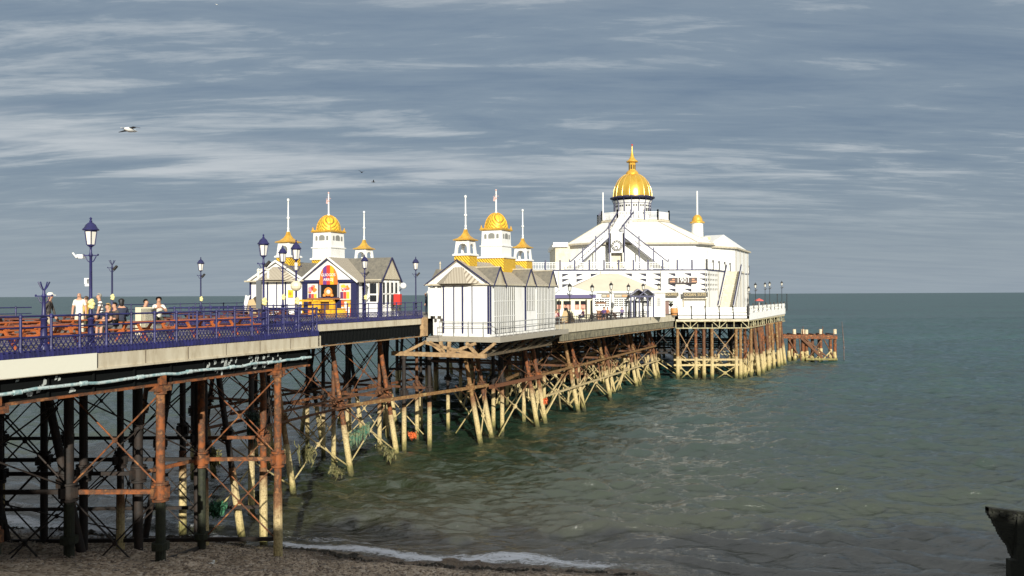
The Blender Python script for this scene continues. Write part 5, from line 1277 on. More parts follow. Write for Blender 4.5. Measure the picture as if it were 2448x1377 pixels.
b = MB(); b.box(xa_,-1,0,xb_,4.5,zV0+.3); b.build('wall', mat('cream_panel', (.72,.68,.48), .6), TN)
b = MB(); e_ = [(xa_-.4,-1.3,zV),(txp(1440),-1.3,zV-.05),(txp(1440),5,zV-.05),(xa_-.4,5,zV)]; b.add(e_+[(txp(1352,100),1.8,Q(1380,684,100).z-Z2),(txp(1364,100),1.8,Q(1380,684,100).z-Z2)], [(0,1,5,4),(1,2,5),(2,3,4,5),(3,0,4),(3,2,1,0)]); b.build('canopy', flat('white_canvas', (.8,.8,.78), .7), TN)
b = MB(); b.box(xa_-.45,-1.36,zV0,txp(1424),-1.31,zV+.02); b.build('valance', mat('purple_canvas', (.09,.075,.17), .7), TN)
for px0, px1 in ((1331,1343),(1347,1366),(1375,1386),(1388.5,1401)):
    za, zb2 = Q(1380,740,97).z-Z2, Q(1380,719.5,97).z-Z2
    w_ = MB(); w_.box(txp(px0+1,97),-1.04,za,txp(px1,97),-1.004,zb2); wo = w_.build('window', m_glass(), TN)
    p_ = MB(); p_.box(txp(px0+1.5,97),-1.06,za+.05,txp(px1-.5,97),-1.042,za+(zb2-za)*.55); p_.build('red_panel', mat('salmon_panel', (.62,.18,.12), .6, c2=(.7,.38,.28), scale=3), wo)
b = MB(); b.box(txp(1374,97),-1.1,.35,txp(1396,97),-1.03,1.0); b.build('front_panel', flat('pale_panel', (.74,.76,.72), .6), TN)
b = MB()
for px, h_ in ((1338,2.4),(1404,2.4),(1416,2.3)): b.tube((txp(px,96.5),-1.2,0),(txp(px,96.5),-1.2,h_),.07,.07,8)
b.build('tent_pole', m_black(), TN)
# ------------------------------------------------------------------ head: bench back wind shelter and end balustrade
n_p = 5
for k in range(n_p):
    xa_ = 24.5+k*2.06; xb_ = xa_+2.06
    bn = thing('bench_screen', 'white slatted bench screen on the pier head edge, %s from the left' % ORD[k], 'bench', ((xa_+xb_)/2, 117.9, Z2), 0, 'white bench screens along the pier head')
    w2 = (xb_-xa_)/2-.06
    for z0_, z1_, y0_, y1_ in ((.68,1.0,.12,.2),(.26,.58,.02,.1),(-.12,.16,-.08,.0),(-.62,-.22,-.1,-.1)):
        b = MB(); b.extr([(-w2,y0_-.2,z0_),(w2,y0_-.2,z0_),(w2,y1_-.2,z1_),(-w2,y1_-.2,z1_)], (0,.05,0)); b.build('slat', WP, bn)
    for sx in (-1,1):
        b = MB(); b.path([(sx*(w2+.03),-.32,-.6),(sx*(w2+.03),-.3,-.1),(sx*(w2+.05),-.2,.35),(sx*(w2+.1),-.02,1.05),(sx*(w2+.14),.02,1.25)], .065, 6); b.build('bracket', m_black(), bn)
def local_bal():
    x0, y0 = H1; root = thing('balustrade', 'white lattice balustrade along the right side of the pier head', 'balustrade', (x0,y0,Z2-.35))
    dx_, dy_ = H2[0]-x0, H2[1]-y0
    balustrade(root, [(0,0),(dx_,dy_)], .35, 1.15, .45, 3.5, WP, m_black())
    s_ = MB(); L = math.hypot(dx_,dy_); nx, ny = dy_/L, -dx_/L
    s_.extr([(nx*.1,ny*.1,-.55),(dx_+nx*.1,dy_+ny*.1,-.35),(dx_+nx*.1,dy_+ny*.1,.62),(nx*.1,ny*.1,.5)], (nx*.06,ny*.06,0)); s_.build('skirt', mat('white_boarding', (.8,.79,.75)), root)
    c_ = MB()
    for k in range(24):
        f = k/24; f2 = (k+1)/24
        for za, zb2 in ((.5,1.4),(1.4,.5)): c_.bar((dx_*f+nx*.1,dy_*f+ny*.1,za),(dx_*f2+nx*.1,dy_*f2+ny*.1,zb2),.05)
    c_.build('lattice_panel', WP, root)
local_bal()
# ------------------------------------------------------------------ ruined landing stage beyond the head
JT = thing('landing_stage', 'derelict rusty landing stage with pale pile tops standing in the sea past the pier head', 'landing stage', (48.5, 147, 0))
jr = random.Random(9)
for px, tp, y in ((1862,800,0),(1874,806,3),(1886,806,0),(1898,787,0),(1906,806,3),(1918,787,0),(1927,788,0),(1934,806,3),(1946,806,1),(1961,787,0),(1972,806,3),(1984,806,0),(1995,787,0)):
    x = (px-1224)/F*147-48.5; zt = Q(px,tp,147).z
    c = MB(); c.tube((x,y,-1),(x,y,min(zt,4.6)),.3,.28,10); o = c.build('pile', m_rustdark() if y else m_rust(), JT, smooth=True)
    s_ = MB(); s_.tube((x,y,-1),(x+jr.uniform(-.1,.1),y,1.9+jr.uniform(-.5,.5)),.40,.32,9); s_.build('barnacled_sleeve', m_pale(), o)
    if zt > 5: s_ = MB(); s_.tube((x,y,4.95),(x,y,zt),.3,.3,10); s_.build('pile_top', mat('bleached_wood', (.70,.60,.42), .8, c2=(.5,.4,.26)), o)
bm_ = MB()
for y in (-.3, 3.2): bm_.bar((-.6,y,4.6),(11.4,y,4.35),.5,.7)
for k in range(7): bm_.bar((k*1.8,-.4,4.9),(k*1.8,3.3,4.9),.3,.2)
bm_.build('deck_beam', m_rust(), JT)
dg_ = MB()
for (xa,za,xb,zb2,w_) in ((4.6,4.4,8.6,.6,.45),(5.1,4.5,9.2,1.0,.2),(4.4,4.2,4.7,-.5,.16),(5.4,-.4,8.6,4.2,.16),(8.9,4.0,10.9,.3,.18),(7.0,2.2,10.6,.2,.16),(2.4,4.0,4.0,1.5,.22),(6.0,3.6,7.4,1.5,.3)): dg_.bar((xa,-.5,za),(xb,-.5,zb2),w_)
dg_.build('brace', m_rustdark(), JT)
bt_ = MB()
for k in range(14): x = jr.uniform(4,11.5); bt_.bar((x,-.7+jr.uniform(0,3),jr.uniform(-.2,.6)),(x+jr.uniform(-1.6,1.6),-.5,jr.uniform(.4,1.8)),.2)
bt_.bar((5.5,-.6,.35),(11.3,-.6,.3),.35); tag(bt_.build('broken_beams', m_pale(), JT), kind='stuff')
hp_ = MB()
for px in (1916, 1963): x = (px-1224)/F*147-48.5; hp_.tube((x,-.4,4),(x+.1,-.4,6.4),.09,.04,6)
hp_.build('iron_rod', m_rust(), JT)
q = Q(2018,864,147.2)
o = MB().tube((0,0,-1),(-.05,0,3.2),.1,.09,7).tube((-.05,0,3.2),(-.35,0,7.2),.14,.05,7).sphere((-.02,0,2.4),.18,6,4,(1,1,2)).build('marker_post', mat('faded_marker', (.06,.05,.05), .7, c2=(.14,.11,.10), scale=2)); o.location = (q.x,q.y,0); tag(o, 'thin leaning marker pole alone in the sea right of the landing stage', 'marker')
# ------------------------------------------------------------------ black timber groyne, bottom right
GR = thing('groyne', 'black weed-covered timber groyne jutting into the bottom right corner', 'groyne', (21.4, 36, 0))
g_ = MB(); gr = random.Random(2)
prof = [(0.0,2.75),(.08,2.45),(.3,2.1),(.52,1.75),(.68,1.4),(.86,1.1),(1.02,.75),(1.25,.4),(1.4,.1),(1.5,-1)]
topz = [(0.15,2.78),(.9,2.68),(1.6,2.6),(2.6,2.35),(9,1.2+.9)]
n = 30
for k in range(n):                      # horizontal planks, ragged ends
    za = -.9+k*.122; zb2 = za+.116; zm = (za+zb2)/2
    xs = np.interp(zm, [p[1] for p in prof[::-1]], [p[0] for p in prof[::-1]])+gr.uniform(-.05,.05)
    if zb2 > 2.6: xs = .02
    zt2 = zb2 if zb2 < 2.5 else 2.8
    g_.add([(xs,-.14,za),(9,-.14-2.4,za-.55),(9,.14-2.4,za-.55),(xs,.14,za),(xs,-.14,zt2),(9,-.14-2.4,zt2-.75),(9,.14-2.4,zt2-.75),(xs,.14,zt2)],[(0,3,2,1),(4,5,6,7),(0,1,5,4),(1,2,6,5),(2,3,7,6),(3,0,4,7)])
wd = mat('black_weedy_timber', (.010,.010,.008), .75, c2=(.022,.024,.014), c3=(.004,.004,.004), scale=6, bump=.8)
g_.build('planks', wd, GR)
for k in range(3):
    c = MB(); x = 1.25+k*2.4; y = -.3-.29*k*2.2; c.box(x-.16,y-.16,-2,x+.16,y+.16,2.5-k*.25); c.build('post', wd, GR)
c = MB(); c.box(.75,-.5,-1,1.15,-.16,.55); c.build('post', wd, GR)
wv = MB()
for k in range(220):
    x = gr.uniform(.1,4); zt_ = 2.75-.11*x+gr.uniform(-.2,.06); y = -.27*x*.99-.15+gr.uniform(0,.3); r = gr.uniform(.04,.1); wv.sphere((x,y,zt_-.1),r,5,3,(1.3,1,.8))
wv.build('seaweed', wd, GR)
# ------------------------------------------------------------------ picnic tables
def picnic(label, group, m):
    r = thing('picnic_table', label, 'picnic table', (0,0,0), 0, group)
    b = MB()
    for k in range(5): b.box(-.9,-.37+k*.15,.70,.9,-.37+k*.15+.138,.745)
    b.build('table_top', m, r)
    for sy in (-1,1):
        b = MB()
        for k in range(2): b.box(-.9,sy*.72-.14+k*.145,.42,.9,sy*.72-.14+k*.145+.135,.46)
        b.build('bench', m, r)
    for sx in (-1,1):
        b = MB(); b.bar((sx*.62,-.78,0),(sx*.62,-.22,.70),.09,.06,(1,0,0)); b.bar((sx*.62,.78,0),(sx*.62,.22,.70),.09,.06,(1,0,0)); b.bar((sx*.66,-.82,.38),(sx*.66,.82,.38),.05,.1); b.bar((sx*.66,-.38,.66),(sx*.66,.38,.66),.05,.08)
        b.build('leg_frame', m, r)
    return r
tr_ = random.Random(5)
rows_ = [(-25.5, [11.2,13.6,16.0,18.4,22.2,24.7,27.2], m_orange(), 'orange picnic table in the row nearest the railing'),
         (-29.9, [9.5,12.0,14.4,17.6,20.2,23.0], m_orange(), 'orange picnic table in the second row from the railing'),
         (-33.4, [10,12.6,15.2,17.9,20.6,23.2,26.0], m_redwood(), 'red brown picnic table in the third row from the railing'),
         (-37.0, [11,13.6,16.3,19,21.7,24.4,27.2], m_redwood(), 'red brown picnic table in the fourth row from the railing'),
         (-40.6, [12.4,15.2,18,20.8,23.6,26.4], m_redwood(), 'red brown picnic table in the row along the far rail')]
for ri, (t, ss, m, lab) in enumerate(rows_):
    proto = None
    for k, s in enumerate(ss):
        L_ = lab + ', %s from shore' % ORD[k]
        if proto is None: proto = picnic(L_, 'picnic tables on the open deck', m); o = proto
        else: o = dup(proto)
        o['label'] = L_
        x, y = wor(t+tr_.uniform(-.15,.15), s); o.location = (x, y, Z1); o.rotation_euler = (0,0,-A+tr_.uniform(-.12,.12)+(PI/2 if ri < 2 else 0)+ .05)
for k, (t, s) in enumerate(((-35.0,33.5),(-38.2,34.5),(-35.2,37.5),(-38.6,38.5),(-35.4,41.5),(-39.2,42.8),(-36,45.6),(-40,46.6))):
    o = dup(proto); x, y = wor(t, s); o.location = (x,y,Z1); o.rotation_euler = (0,0,-A+tr_.uniform(-.2,.2)); o['label'] = 'picnic table on the narrower deck before the sign gable, %s from shore' % ORD[k]; o['group'] = 'picnic tables before the kiosk'
bk = picnic('dark picnic table outside the cafe, first from the white tent', 'picnic tables outside the cafe', mat('dark_brown_wood', (.09,.045,.03), .6))
for k, px in enumerate((1362,1392,1436,1478,1490,1512)):
    o = bk if k == 0 else dup(bk); x, y = on_edge(px, 2.0+.5*(k%2)); o.location = (x,y,Z2); o.rotation_euler = (0,0,-.3+.2*k); o['label'] = 'dark picnic table outside the cafe, %s from the white tent' % ORD[k]
# ------------------------------------------------------------------ things on the deck
def bin_():
    x, y = Q(354,800,34.6).to_2d(); r = thing('litter_bin', 'tall cream litter bin with grey flecked side, standing on the picnic deck', 'litter bin', (x,y,Z1), -A-.10)
    MB().box(-.42,-.32,0,-.02,.2,1.22).build('bin_door', mat('ivory_paint', (.78,.70,.50), .5), r)
    fl = mat('flecked_stone', (.40,.37,.29), .7, c2=(.22,.21,.15), scale=26, lo=.45, hi=.55); MB().box(-.017,-.33,0,.30,.2,1.17).build('bin_body', fl, r)
    s_ = MB(); s_.box(.10,-.345,.1,.15,-.331,.95); s_.box(.22,-.345,.1,.26,-.331,.95); s_.build('trim_strip', m_cream(), r)
bin_()
def aboard(label, px, py, D, z, m1, m2, sc=1.0):
    q = Q(px,py,D); r = thing('leaning_parasol', label, 'parasol', (q.x,q.y,z), -.3, None, sc)
    b = MB(); b.add([(-.55,0,0),(.35,.1,0),(-.1,-.05,1.3),(-.5,0,.95)], [(0,1,2,3)]); 
    b.v = []; b.f = []; b.mi = []
    b.extr([(-.55,0,.05),(.42,0,.05),(.28,0,.62),(-.02,0,1.18),(-.32,0,1.05)], (0,.06,0)); b.build('canvas', m1, r)
    b = MB(); b.extr([(.43,.0,.05),(.75,.35,.05),(.52,.3,.75),(.05,.1,1.28),(-.01,0,1.19),(.29,0,.62)], (.03,.04,0)); b.build('shaded_flap', m2, r)  # shade of this side is put into the darker canvas colour
    b = MB(); b.extr([(-.56,-.02,.3),(-.33,-.02,1.06),(-.2,-.02,1.36),(-.36,-.02,1.3),(-.52,-.02,1.36),(-.62,-.02,.9)], (0,.03,0)); b.build('white_edge', m_white(), r)
    b = MB(); b.lathe([(.25,-.02),(.22,.05)], (0,.1,0), 10); b.build('foot', m_redwood(), r)
aboard('folded tan parasol leaning at the left end of the diamond roofed kiosk', 606, 735, 57, Z1+.05, mat('tan_canvas', (.52,.38,.20), .8), mat('shaded_canvas', (.06,.045,.03), .8), 1.25)
aboard('folded tan parasol leaning among the seats before the white tent', 1354, 760, 84, Z2+.05, mat('tan_canvas', (.52,.38,.20)), mat('shaded_canvas', (.06,.045,.03)), 1.1)
q = wor(TM-.9, 53.2); r = thing('red_box_sign', 'bright red box on thin legs with a dark side, right of the sign gable', 'post box', (*q, Z1), -A+.2)
MB().box(-.30,-.06,.95,.22,.36,1.78).build('box_body', m_red(), r); MB().box(-.52,-.05,.9,-.305,.34,1.76).build('dark_side', m_black(), r)
b = MB(); 
for xx, yy in ((-.45,0),(.15,0),(-.45,.3),(.15,.3)): b.tube((xx,yy,0),(xx,yy,.95),.035,.035,6)
b.build_each('leg', m_black(), r); MB().lathe([(.1,1.78),(.08,1.95),(.02,2.0)], (.05,.15,0), 8).build('lamp_cap', m_white(), r)
q = Q(1612,757,113.5); o = thing('tub', 'round orange brown tub at the corner of the pier head', 'tub', (q.x,q.y,Z2)); MB().lathe([(.38,0),(.52,.3),(.55,.75),(.42,1.0),(.40,1.02)], (0,0,0), 14).build('barrel', mat('tub_orange', (.55,.25,.08), .6), o, smooth=True); MB().lathe([(.555,.25),(.565,.32)], (0,0,0), 14).build('hoop', m_black(), o)
q = Q(1604,757,114); o = thing('urn', 'dark planter on a thin stem beside the orange tub', 'planter', (q.x,q.y,Z2)); MB().lathe([(.2,0),(.06,.12),(.06,1.15),(.16,1.25),(.42,1.6),(.44,1.66)], (0,0,0), 12).build('bowl', m_black(), o, smooth=True)
b = MB(); gr = random.Random(8)
for k in range(26): a = gr.uniform(0,6.28); b.bar((0,0,1.6),(.3*math.cos(a),.3*math.sin(a),1.8+gr.uniform(0,.25)),.03)
b.build('leaves', mat('dark_leaves', (.03,.05,.02), .7), o)
q = Q(1594,757,112.4); r = thing('notice_stand', 'narrow brown notice stand at the end of the lower deck', 'notice stand', (q.x,q.y,Z2)); MB().box(-.3,-.05,.2,.3,.05,2.0).build('panel', mat('brown_stand', (.17,.09,.07), .6), r); b = MB(); b.box(-.3,-.05,0,-.2,.05,.2); b.box(.2,-.05,0,.3,.05,.2); b.box(-.34,-.08,2.0,.45,.08,2.12); b.build('frame', m_black(), r)
q = Q(1437,757,96); r = thing('wooden_kiosk_stand', 'brown wooden counter stand between the tent and the cafe windows', 'stand', (q.x,q.y,Z2)); b = MB(); b.box(-.5,-.4,0,.5,.4,1.0); b.box(-.58,-.48,1.0,.58,.48,1.08); b.build('counter', mat('warm_brown_wood', (.28,.13,.06), .6, c2=(.2,.09,.04)), r); b = MB(); 
for sx in (-.5,.5): b.tube((sx,0,1.08),(sx,0,1.9),.04,.04,6)
b.extr([(-.62,-.4,1.88),(.62,-.4,1.88),(.62,.4,2.05),(-.62,.4,2.05)],(0,0,.06)); b.build('canopy', mat('warm_brown_wood', (.28,.13,.06)), r)
for px, D in ((1806,126),(1812,127)):
    q = Q(px,735,D)
r = thing('parasol', 'red parasol over a table at the foot of the pavilion right wall', 'parasol', (*Q(1815,735,138).to_2d(), Z2)); MB().lathe([(.8,1.75),(.7,1.9),(.06,2.2)], (0,0,0), 8).build('canopy', mat('red_canvas', (.6,.12,.10), .7), r); MB().tube((0,0,0),(0,0,2.15),.04,.04,6).build('pole', m_white(), r)
# ------------------------------------------------------------------ nets, weed and rope caught in the ironwork
def net(label, pts, r0, m, n, seed, drop=.9, cat='net', name='fishing_net'):
    g = random.Random(seed); P = [Vector(p) for p in pts]; o0 = P[0]; b = MB()
    for k in range(n):
        f = g.random()*(len(P)-1); i = int(f); p = P[i].lerp(P[min(i+1,len(P)-1)], f-i)-o0
        q = p+Vector((g.gauss(0,r0),g.gauss(0,r0),g.gauss(0,r0*.8)))
        if g.random() < .5: q2 = q+Vector((g.gauss(0,.05),g.gauss(0,.05),-drop*g.uniform(.2,1)))
        else: q2 = q+Vector((g.gauss(0,r0),g.gauss(0,r0),g.gauss(0,r0)))
        w_ = g.uniform(.02,.06); d = Vector((g.gauss(0,1),g.gauss(0,1),g.gauss(0,.3))).normalized()*w_; mid = q.lerp(q2,.5)+Vector((g.gauss(0,.06),g.gauss(0,.06),-.05))
        b.add([q-d,q+d,mid+d,mid-d,q2+d*.4,q2-d*.4,q+Vector((.01,.01,0)),q2+Vector((.01,.01,0))], [(0,1,2,3),(3,2,4,5)])
    o = b.build(name, m, fix=False); o.location = o0; return tag(o, label, cat)
G1 = mat('green_net', (.02,.15,.07), .7, c2=(.05,.12,.06), scale=6); G2 = mat('teal_net', (.02,.12,.08), .8, c2=(.10,.16,.09), c3=(.2,.17,.08), scale=5); WD = mat('olive_weed', (.06,.07,.02), .8, c2=(.20,.17,.07), scale=6); DK = mat('dark_weed', (.015,.03,.02), .8, c2=(.03,.05,.03), scale=6)
net('bright green fishing net bundled near the foot of the legs by the beach', [Q(508,1215,38),Q(522,1210,38),Q(520,1225,38)], .13, G1, 500, 1, .25)
net('teal net hanging from the braces behind the longest slanting leg', [Q(840,1040,57),Q(856,1032,57),Q(880,1012,57)], .11, G2, 230, 2, .9)
net('clump of olive seaweed hanging at the left of the first slanting leg', [Q(722,1078,47),Q(745,1078,47)], .18, WD, 170, 3, .7, 'seaweed', 'seaweed')
net('ragged seaweed strung along the brace between the two slanting legs', [Q(900,1058,58),Q(940,1082,58),Q(930,1090,58)], .13, WD, 120, 4, .5, 'seaweed', 'seaweed')
net('dark green weed hanging high among the left legs', [Q(603,990,46),Q(606,1030,46)], .15, DK, 260, 5, 1.2, 'seaweed', 'seaweed')
net('yellow green weed drooping from the tie beam behind the rusty column', [Q(505,1078,37),Q(520,1092,37)], .1, WD, 140, 6, .6, 'seaweed', 'seaweed')
net('olive weed on the lower braces beside the water', [Q(798,1122,53),Q(812,1128,53)], .15, WD, 120, 7, .5, 'seaweed', 'seaweed')
OR = mat('orange_float', (.65,.13,.03), .6)
net('scrap of orange net at the waterline under the timber staging', [Q(980,1036,67),Q(992,1038,67)], .10, OR, 90, 8, .4)
net('orange rag caught on the brace under the white kiosk', [Q(1303,952,75),Q(1305,960,75)], .10, OR, 60, 9, .5, 'rag', 'rag')
# ------------------------------------------------------------------ birds
def bird(name, label, at, span, body_m, wing_m, head_m, yaw, flap=.35, body=1.0, parts=True, wl=1.0):
    r = thing(name, label, 'gull' if name == 'gull' else 'bird', at, yaw)
    s_ = span/1.3
    b = MB(); prof = [(.01,-.30),(.05,-.24),(.10,-.1),(.115,.02),(.09,.16),(.06,.24),(.065,.29),(.05,.34),(.02,.38)]
    b.lathe([(p[0]*s_*body, p[1]*s_) for p in prof], (0,0,0), 10)
    b.v = [(v[0], v[2], v[1]*.9) for v in b.v]; 
    b.extr([(-.03*s_,-.28*s_,0),(.03*s_,-.28*s_,0),(.07*s_,-.42*s_,.0),(-.07*s_,-.42*s_,.0)], (0,0,.01*s_))
    b.build('body', body_m, r, smooth=True)
    bk_ = MB(); bk_.lathe([(.016*s_,0),(.004*s_,.07*s_)], (0,0,0), 6); bk_.v = [(v[0], v[2]+.37*s_, v[1]) for v in bk_.v]; bk_.build('beak', mat('beak_yellow', (.6,.4,.05), .5), r)
    for sx, fl in ((-1,flap[0]),(1,flap[1])):
        w_ = MB(); mx, mz = .28*s_, fl*.28*s_; tx_, tz_ = .65*s_*wl, fl*.28*s_-.5*abs(fl)*.37*s_-.02*s_
        if fl > .5: tz_ = .30*s_; 
        for (x0_,z0_,c0,f0),(x1_,z1_,c1,f1) in (((.06*s_,.04*s_,.15*s_,.1*s_),(mx,mz,.14*s_,.14*s_)),((mx,mz,.14*s_,.14*s_),(tx_,tz_,.02*s_,.02*s_))):
            w_.extr([(sx*x0_,f0,z0_),(sx*x1_,f1,z1_),(sx*x1_,f1-c1*1.3,z1_),(sx*x0_,f0-c0*1.4,z0_)], (0,0,.018*s_))
        w_.build('wing', wing_m, r)
    return r
GW = flat('gull_white', (.80,.79,.74), .6); GG = mat('gull_grey_wing', (.05,.055,.07), .6); BK = flat('bird_dark', (.012,.012,.016), .6)
bird('gull', 'white gull with dark wings gliding high at the left', Q(309,310,38), 1.4, GW, GG, GW, -.4, (-.10,.36), 1.1)
bird('bird', 'small dark bird flying, the higher of the two near the middle', Q(865,412,80), .75, BK, BK, BK, .6, (.7,.7))
bird('bird', 'small dark bird flying, the lower of the two near the middle', Q(893,435,80), .75, BK, BK, BK, 1.8, (.8,.2))
bird('gull', 'tiny white bird very high near the top edge of the sky', Q(518,11,150), .9, GW, GW, GW, 1.2, (.2,.2))
# gull standing on the shingle
yb = 30.0
for _ in range(60):
    q = Q(500,1366,yb); 
    if beachz(np.array(q.x), np.array(q.y)) > q.z: break
    yb += .1
r = thing('gull', 'grey backed gull standing on the shingle at the bottom left', 'gull', (q.x,q.y,q.z+.05), -.9)
b = MB(); b.lathe([(.01,-.2),(.07,-.12),(.10,0),(.09,.1),(.05,.16),(.01,.18)], (0,0,0), 10); b.v = [(v[0], v[2], v[1]+.16+v[2]*.25) for v in b.v]
b.sphere((0,.17,.29),.055,8,6); b.tube((0,.13,.2),(0,.165,.27),.055,.045,8); b.build('body', GW, r, smooth=True)
b = MB()
for sx in (-1,1): b.extr([(sx*.07,.09,.22),(sx*.095,.0,.2),(sx*.06,-.22,.11),(sx*.01,-.3,.1),(sx*.02,-.05,.25)], (sx*.02,0,.01))
b.build('wing', mat('gull_dark_back', (.09,.085,.09), .6), r)
b = MB(); b.tube((0,.22,.29),(0,.28,.28),.014,.004,6); b.build('beak', mat('beak_yellow', (.6,.4,.05)), r)
b = MB()
for sx in (-1,1): b.tube((sx*.035,0,.08),(sx*.035,.01,-.08),.008,.008,5)
b.build('leg', mat('gull_leg', (.5,.25,.2), .6), r)
# ------------------------------------------------------------------ people
SKIN = mat('skin', (.50,.27,.17), .55); SHOE = flat('shoe_dark', (.03,.025,.02), .6)
def person(label, at, yaw, pose, top, legs, hair, sleeve=True, shorts=False, hat=None, sc=1.0, hairlong=False, extra=None, group=None):
    r = thing('person', label, 'person', at, yaw, group, sc*1.06)
    J = {}; R_ = {}; par = {}
    def j(n, p, rad, pa=None): J[n] = Vector(p); R_[n] = rad; par[n] = pa
    sit = pose in ('sit', 'lean'); hz = .52 if sit else .94; lean = {'sit':.05,'lean':.28,'walk':.08,'stand':0,'bend':.2}.get(pose, 0)
    j('pel',(0,0,hz),.135); j('wst',(0,lean*.3,hz+.2),.125,'pel'); j('chs',(0,lean*.75,hz+.42),.15,'wst'); j('nck',(0,lean,hz+.57),.06,'chs'); j('hd0',(0,lean+.025,hz+.66),.08,'nck'); j('hd1',(0,lean+.03,hz+.73),.098,'hd0'); j('hd2',(0,lean+.01,hz+.80),.07,'hd1')
    j('nose',(0,lean+.125,hz+.705),.018,'hd1')
    for sx, S in ((-1,'l'),(1,'r')):
        j(S+'sh',(sx*.17,lean*.8,hz+.49),.072,'chs')
        if pose == 'walk': el, wr = (sx*.24,lean*.6-sx*.1,hz+.20), (sx*.24,lean*.6-sx*.04+.12,hz-.03)
        elif pose == 'lean': el, wr = (sx*.26,lean+.2,hz+.28), (sx*.10,lean+.36,hz+.42)
        elif pose == 'sit': el, wr = (sx*.23,lean+.06,hz+.22), (sx*.15,lean+.32,hz+.2)
        else: el, wr = (sx*.235,.0,hz+.20), (sx*.245,.05,hz-.04)
        j(S+'el',el,.048,S+'sh'); j(S+'wr',wr,.034,S+'el')
        wv_ = Vector(wr); dv = (wv_-Vector(el)).normalized(); pm = wv_+dv*.05; j(S+'pm',pm,.038,S+'wr')
        sd_ = Vector((0,1,0)) if abs(dv.y) < .7 else Vector((1,0,0))
        for k in range(4):
            a = pm+dv*.045+sd_*(.030-.02*k); b_ = a+dv*(.05-.006*abs(k-1))+Vector((-sx*.015,0,0)); j(S+'f%da'%k,a,.010,S+'pm'); j(S+'f%db'%k,b_,.008,S+'f%da'%k)
        j(S+'tha',pm+sd_*.045+dv*.005,.011,S+'pm'); j(S+'thb',pm+sd_*.06+dv*.045,.009,S+'tha')
        if sit: hp_, kn, an, to = (sx*.1,.02,hz-.02), (sx*.13,.43,hz-.0), (sx*.13,.45,.08), (sx*.14,.6,.035)
        elif pose == 'walk': hp_, kn, an, to = (sx*.09,0,hz-.06), (sx*.1,sx*.16+.06,.5), (sx*.1,sx*.27-.04,.09+(.06 if sx < 0 else 0)), (sx*.11,sx*.27+.12,.04)
        else: hp_, kn, an, to = (sx*.095,0,hz-.06), (sx*.11,.02,.5), (sx*.115,-.01,.085), (sx*.13,.14,.035)
        j(S+'hp',hp_,.098,'pel'); j(S+'kn',kn,.064,S+'hp'); j(S+'an',an,.043,S+'kn'); j(S+'to',to,.035,S+'an')
    names = list(J); idx = {n:i for i,n in enumerate(names)}
    bm = bmesh.new(); ly = bm.verts.layers.skin.verify(); bv = []
    for n in names:
        v = bm.verts.new(J[n]); bv.append(v)
    bm.verts.ensure_lookup_table()
    for n in names:
        v = bm.verts[idx[n]]; v[ly].radius = (R_[n], R_[n]*(.72 if n in ('chs','wst','pel') else 1)); v[ly].use_root = (n == 'pel')
    for n in names:
        if par[n]: bm.edges.new((bm.verts[idx[n]], bm.verts[idx[par[n]]]))
    me = bpy.data.meshes.new('sk'); bm.to_mesh(me); bm.free(); o = bpy.data.objects.new('sk', me); col.objects.link(o)
    o.modifiers.new('s','SKIN').use_smooth_shade = True; ss = o.modifiers.new('u','SUBSURF'); ss.levels = 1; ss.render_levels = 1
    dg = bpy.context.evaluated_depsgraph_get(); m2 = bpy.data.meshes.new_from_object(o.evaluated_get(dg)); bpy.data.objects.remove(o)
    m2.name = 'body'; m2.materials.clear()
    for m in (SKIN, top, legs, SHOE): m2.materials.append(m)
    segs = [(J[n], J[par[n]], n) for n in names if par[n]]
    for p in m2.polygons:
        c = Vector(p.center); best = None; bd = 9
        for a, b_, n in segs:
            ab = b_-a; f = max(0,min(1,(c-a).dot(ab)/max(ab.length_squared,1e-9))); d = (c-(a+ab*f)).length/(.6+4*R_[n])
            if d < bd: bd = d; best = (n, f)
        n, f = best
        if n in ('wst','chs'): k = 1 if c.z > hz+.04 else 2
        elif n[1:] in ('sh',): k = 1
        elif n[1:] == 'el': k = 1 if (sleeve or f > .45) else 0
        elif n[1:] == 'wr': k = 1 if (sleeve and f > .15) else 0
        elif n[1:] in ('hp',): k = 2
        elif n[1:] == 'kn': k = 2 
        elif n[1:] == 'an': k = 0 if shorts else 2
        elif n[1:] == 'to': k = 3
        elif n == 'nck': k = 1 if f > .55 else 0
        else: k = 0
        p.material_index = k; p.use_smooth = True
    b = bpy.data.objects.new('body', m2); col.objects.link(b); b.parent = r
    h = J['hd1']; hm = MB(); hm.sphere((h.x,h.y-.012,h.z+.035),.108,10,7,(1,1.02,.95)); 
    keep = [i for i, v in enumerate(hm.v) if not (v[1] > h.y+.045 and v[2] < h.z+.06) and v[2] > h.z-(.10 if hairlong else .045)]
    ks = set(keep); hm.f = [f for f in hm.f if all(i in ks for i in f)]
    if hairlong: hm.lathe([(.06,-.16),(.09,-.05),(.085,.03)], (h.x,h.y-.05,h.z), 8)
    if hair: hm.mi = [0]*len(hm.f); hm.build('hair', hair, r, smooth=True)
    ey = MB()
    for sx in (-1,1): ey.sphere((h.x+sx*.034,h.y+.088,h.z+.005),.011,6,4)
    ey.box(h.x-.022,h.y+.078,h.z-.062,h.x+.022,h.y+.09,h.z-.052); ey.build('face', flat('face_dark', (.06,.02,.015), .5), r)
    if hat: 
        hb = MB(); hb.lathe([(.118,-.01),(.115,.05),(.08,.095),(.01,.105)], (h.x,h.y,h.z+.05), 12); hb.extr([(h.x-.085,h.y+.09,h.z+.045),(h.x+.085,h.y+.09,h.z+.045),(h.x+.06,h.y+.21,h.z+.03),(h.x-.06,h.y+.21,h.z+.03)], (0,0,.015)); hb.build('cap', hat, r, smooth=True)
    if extra: extra(r, J)
    return r
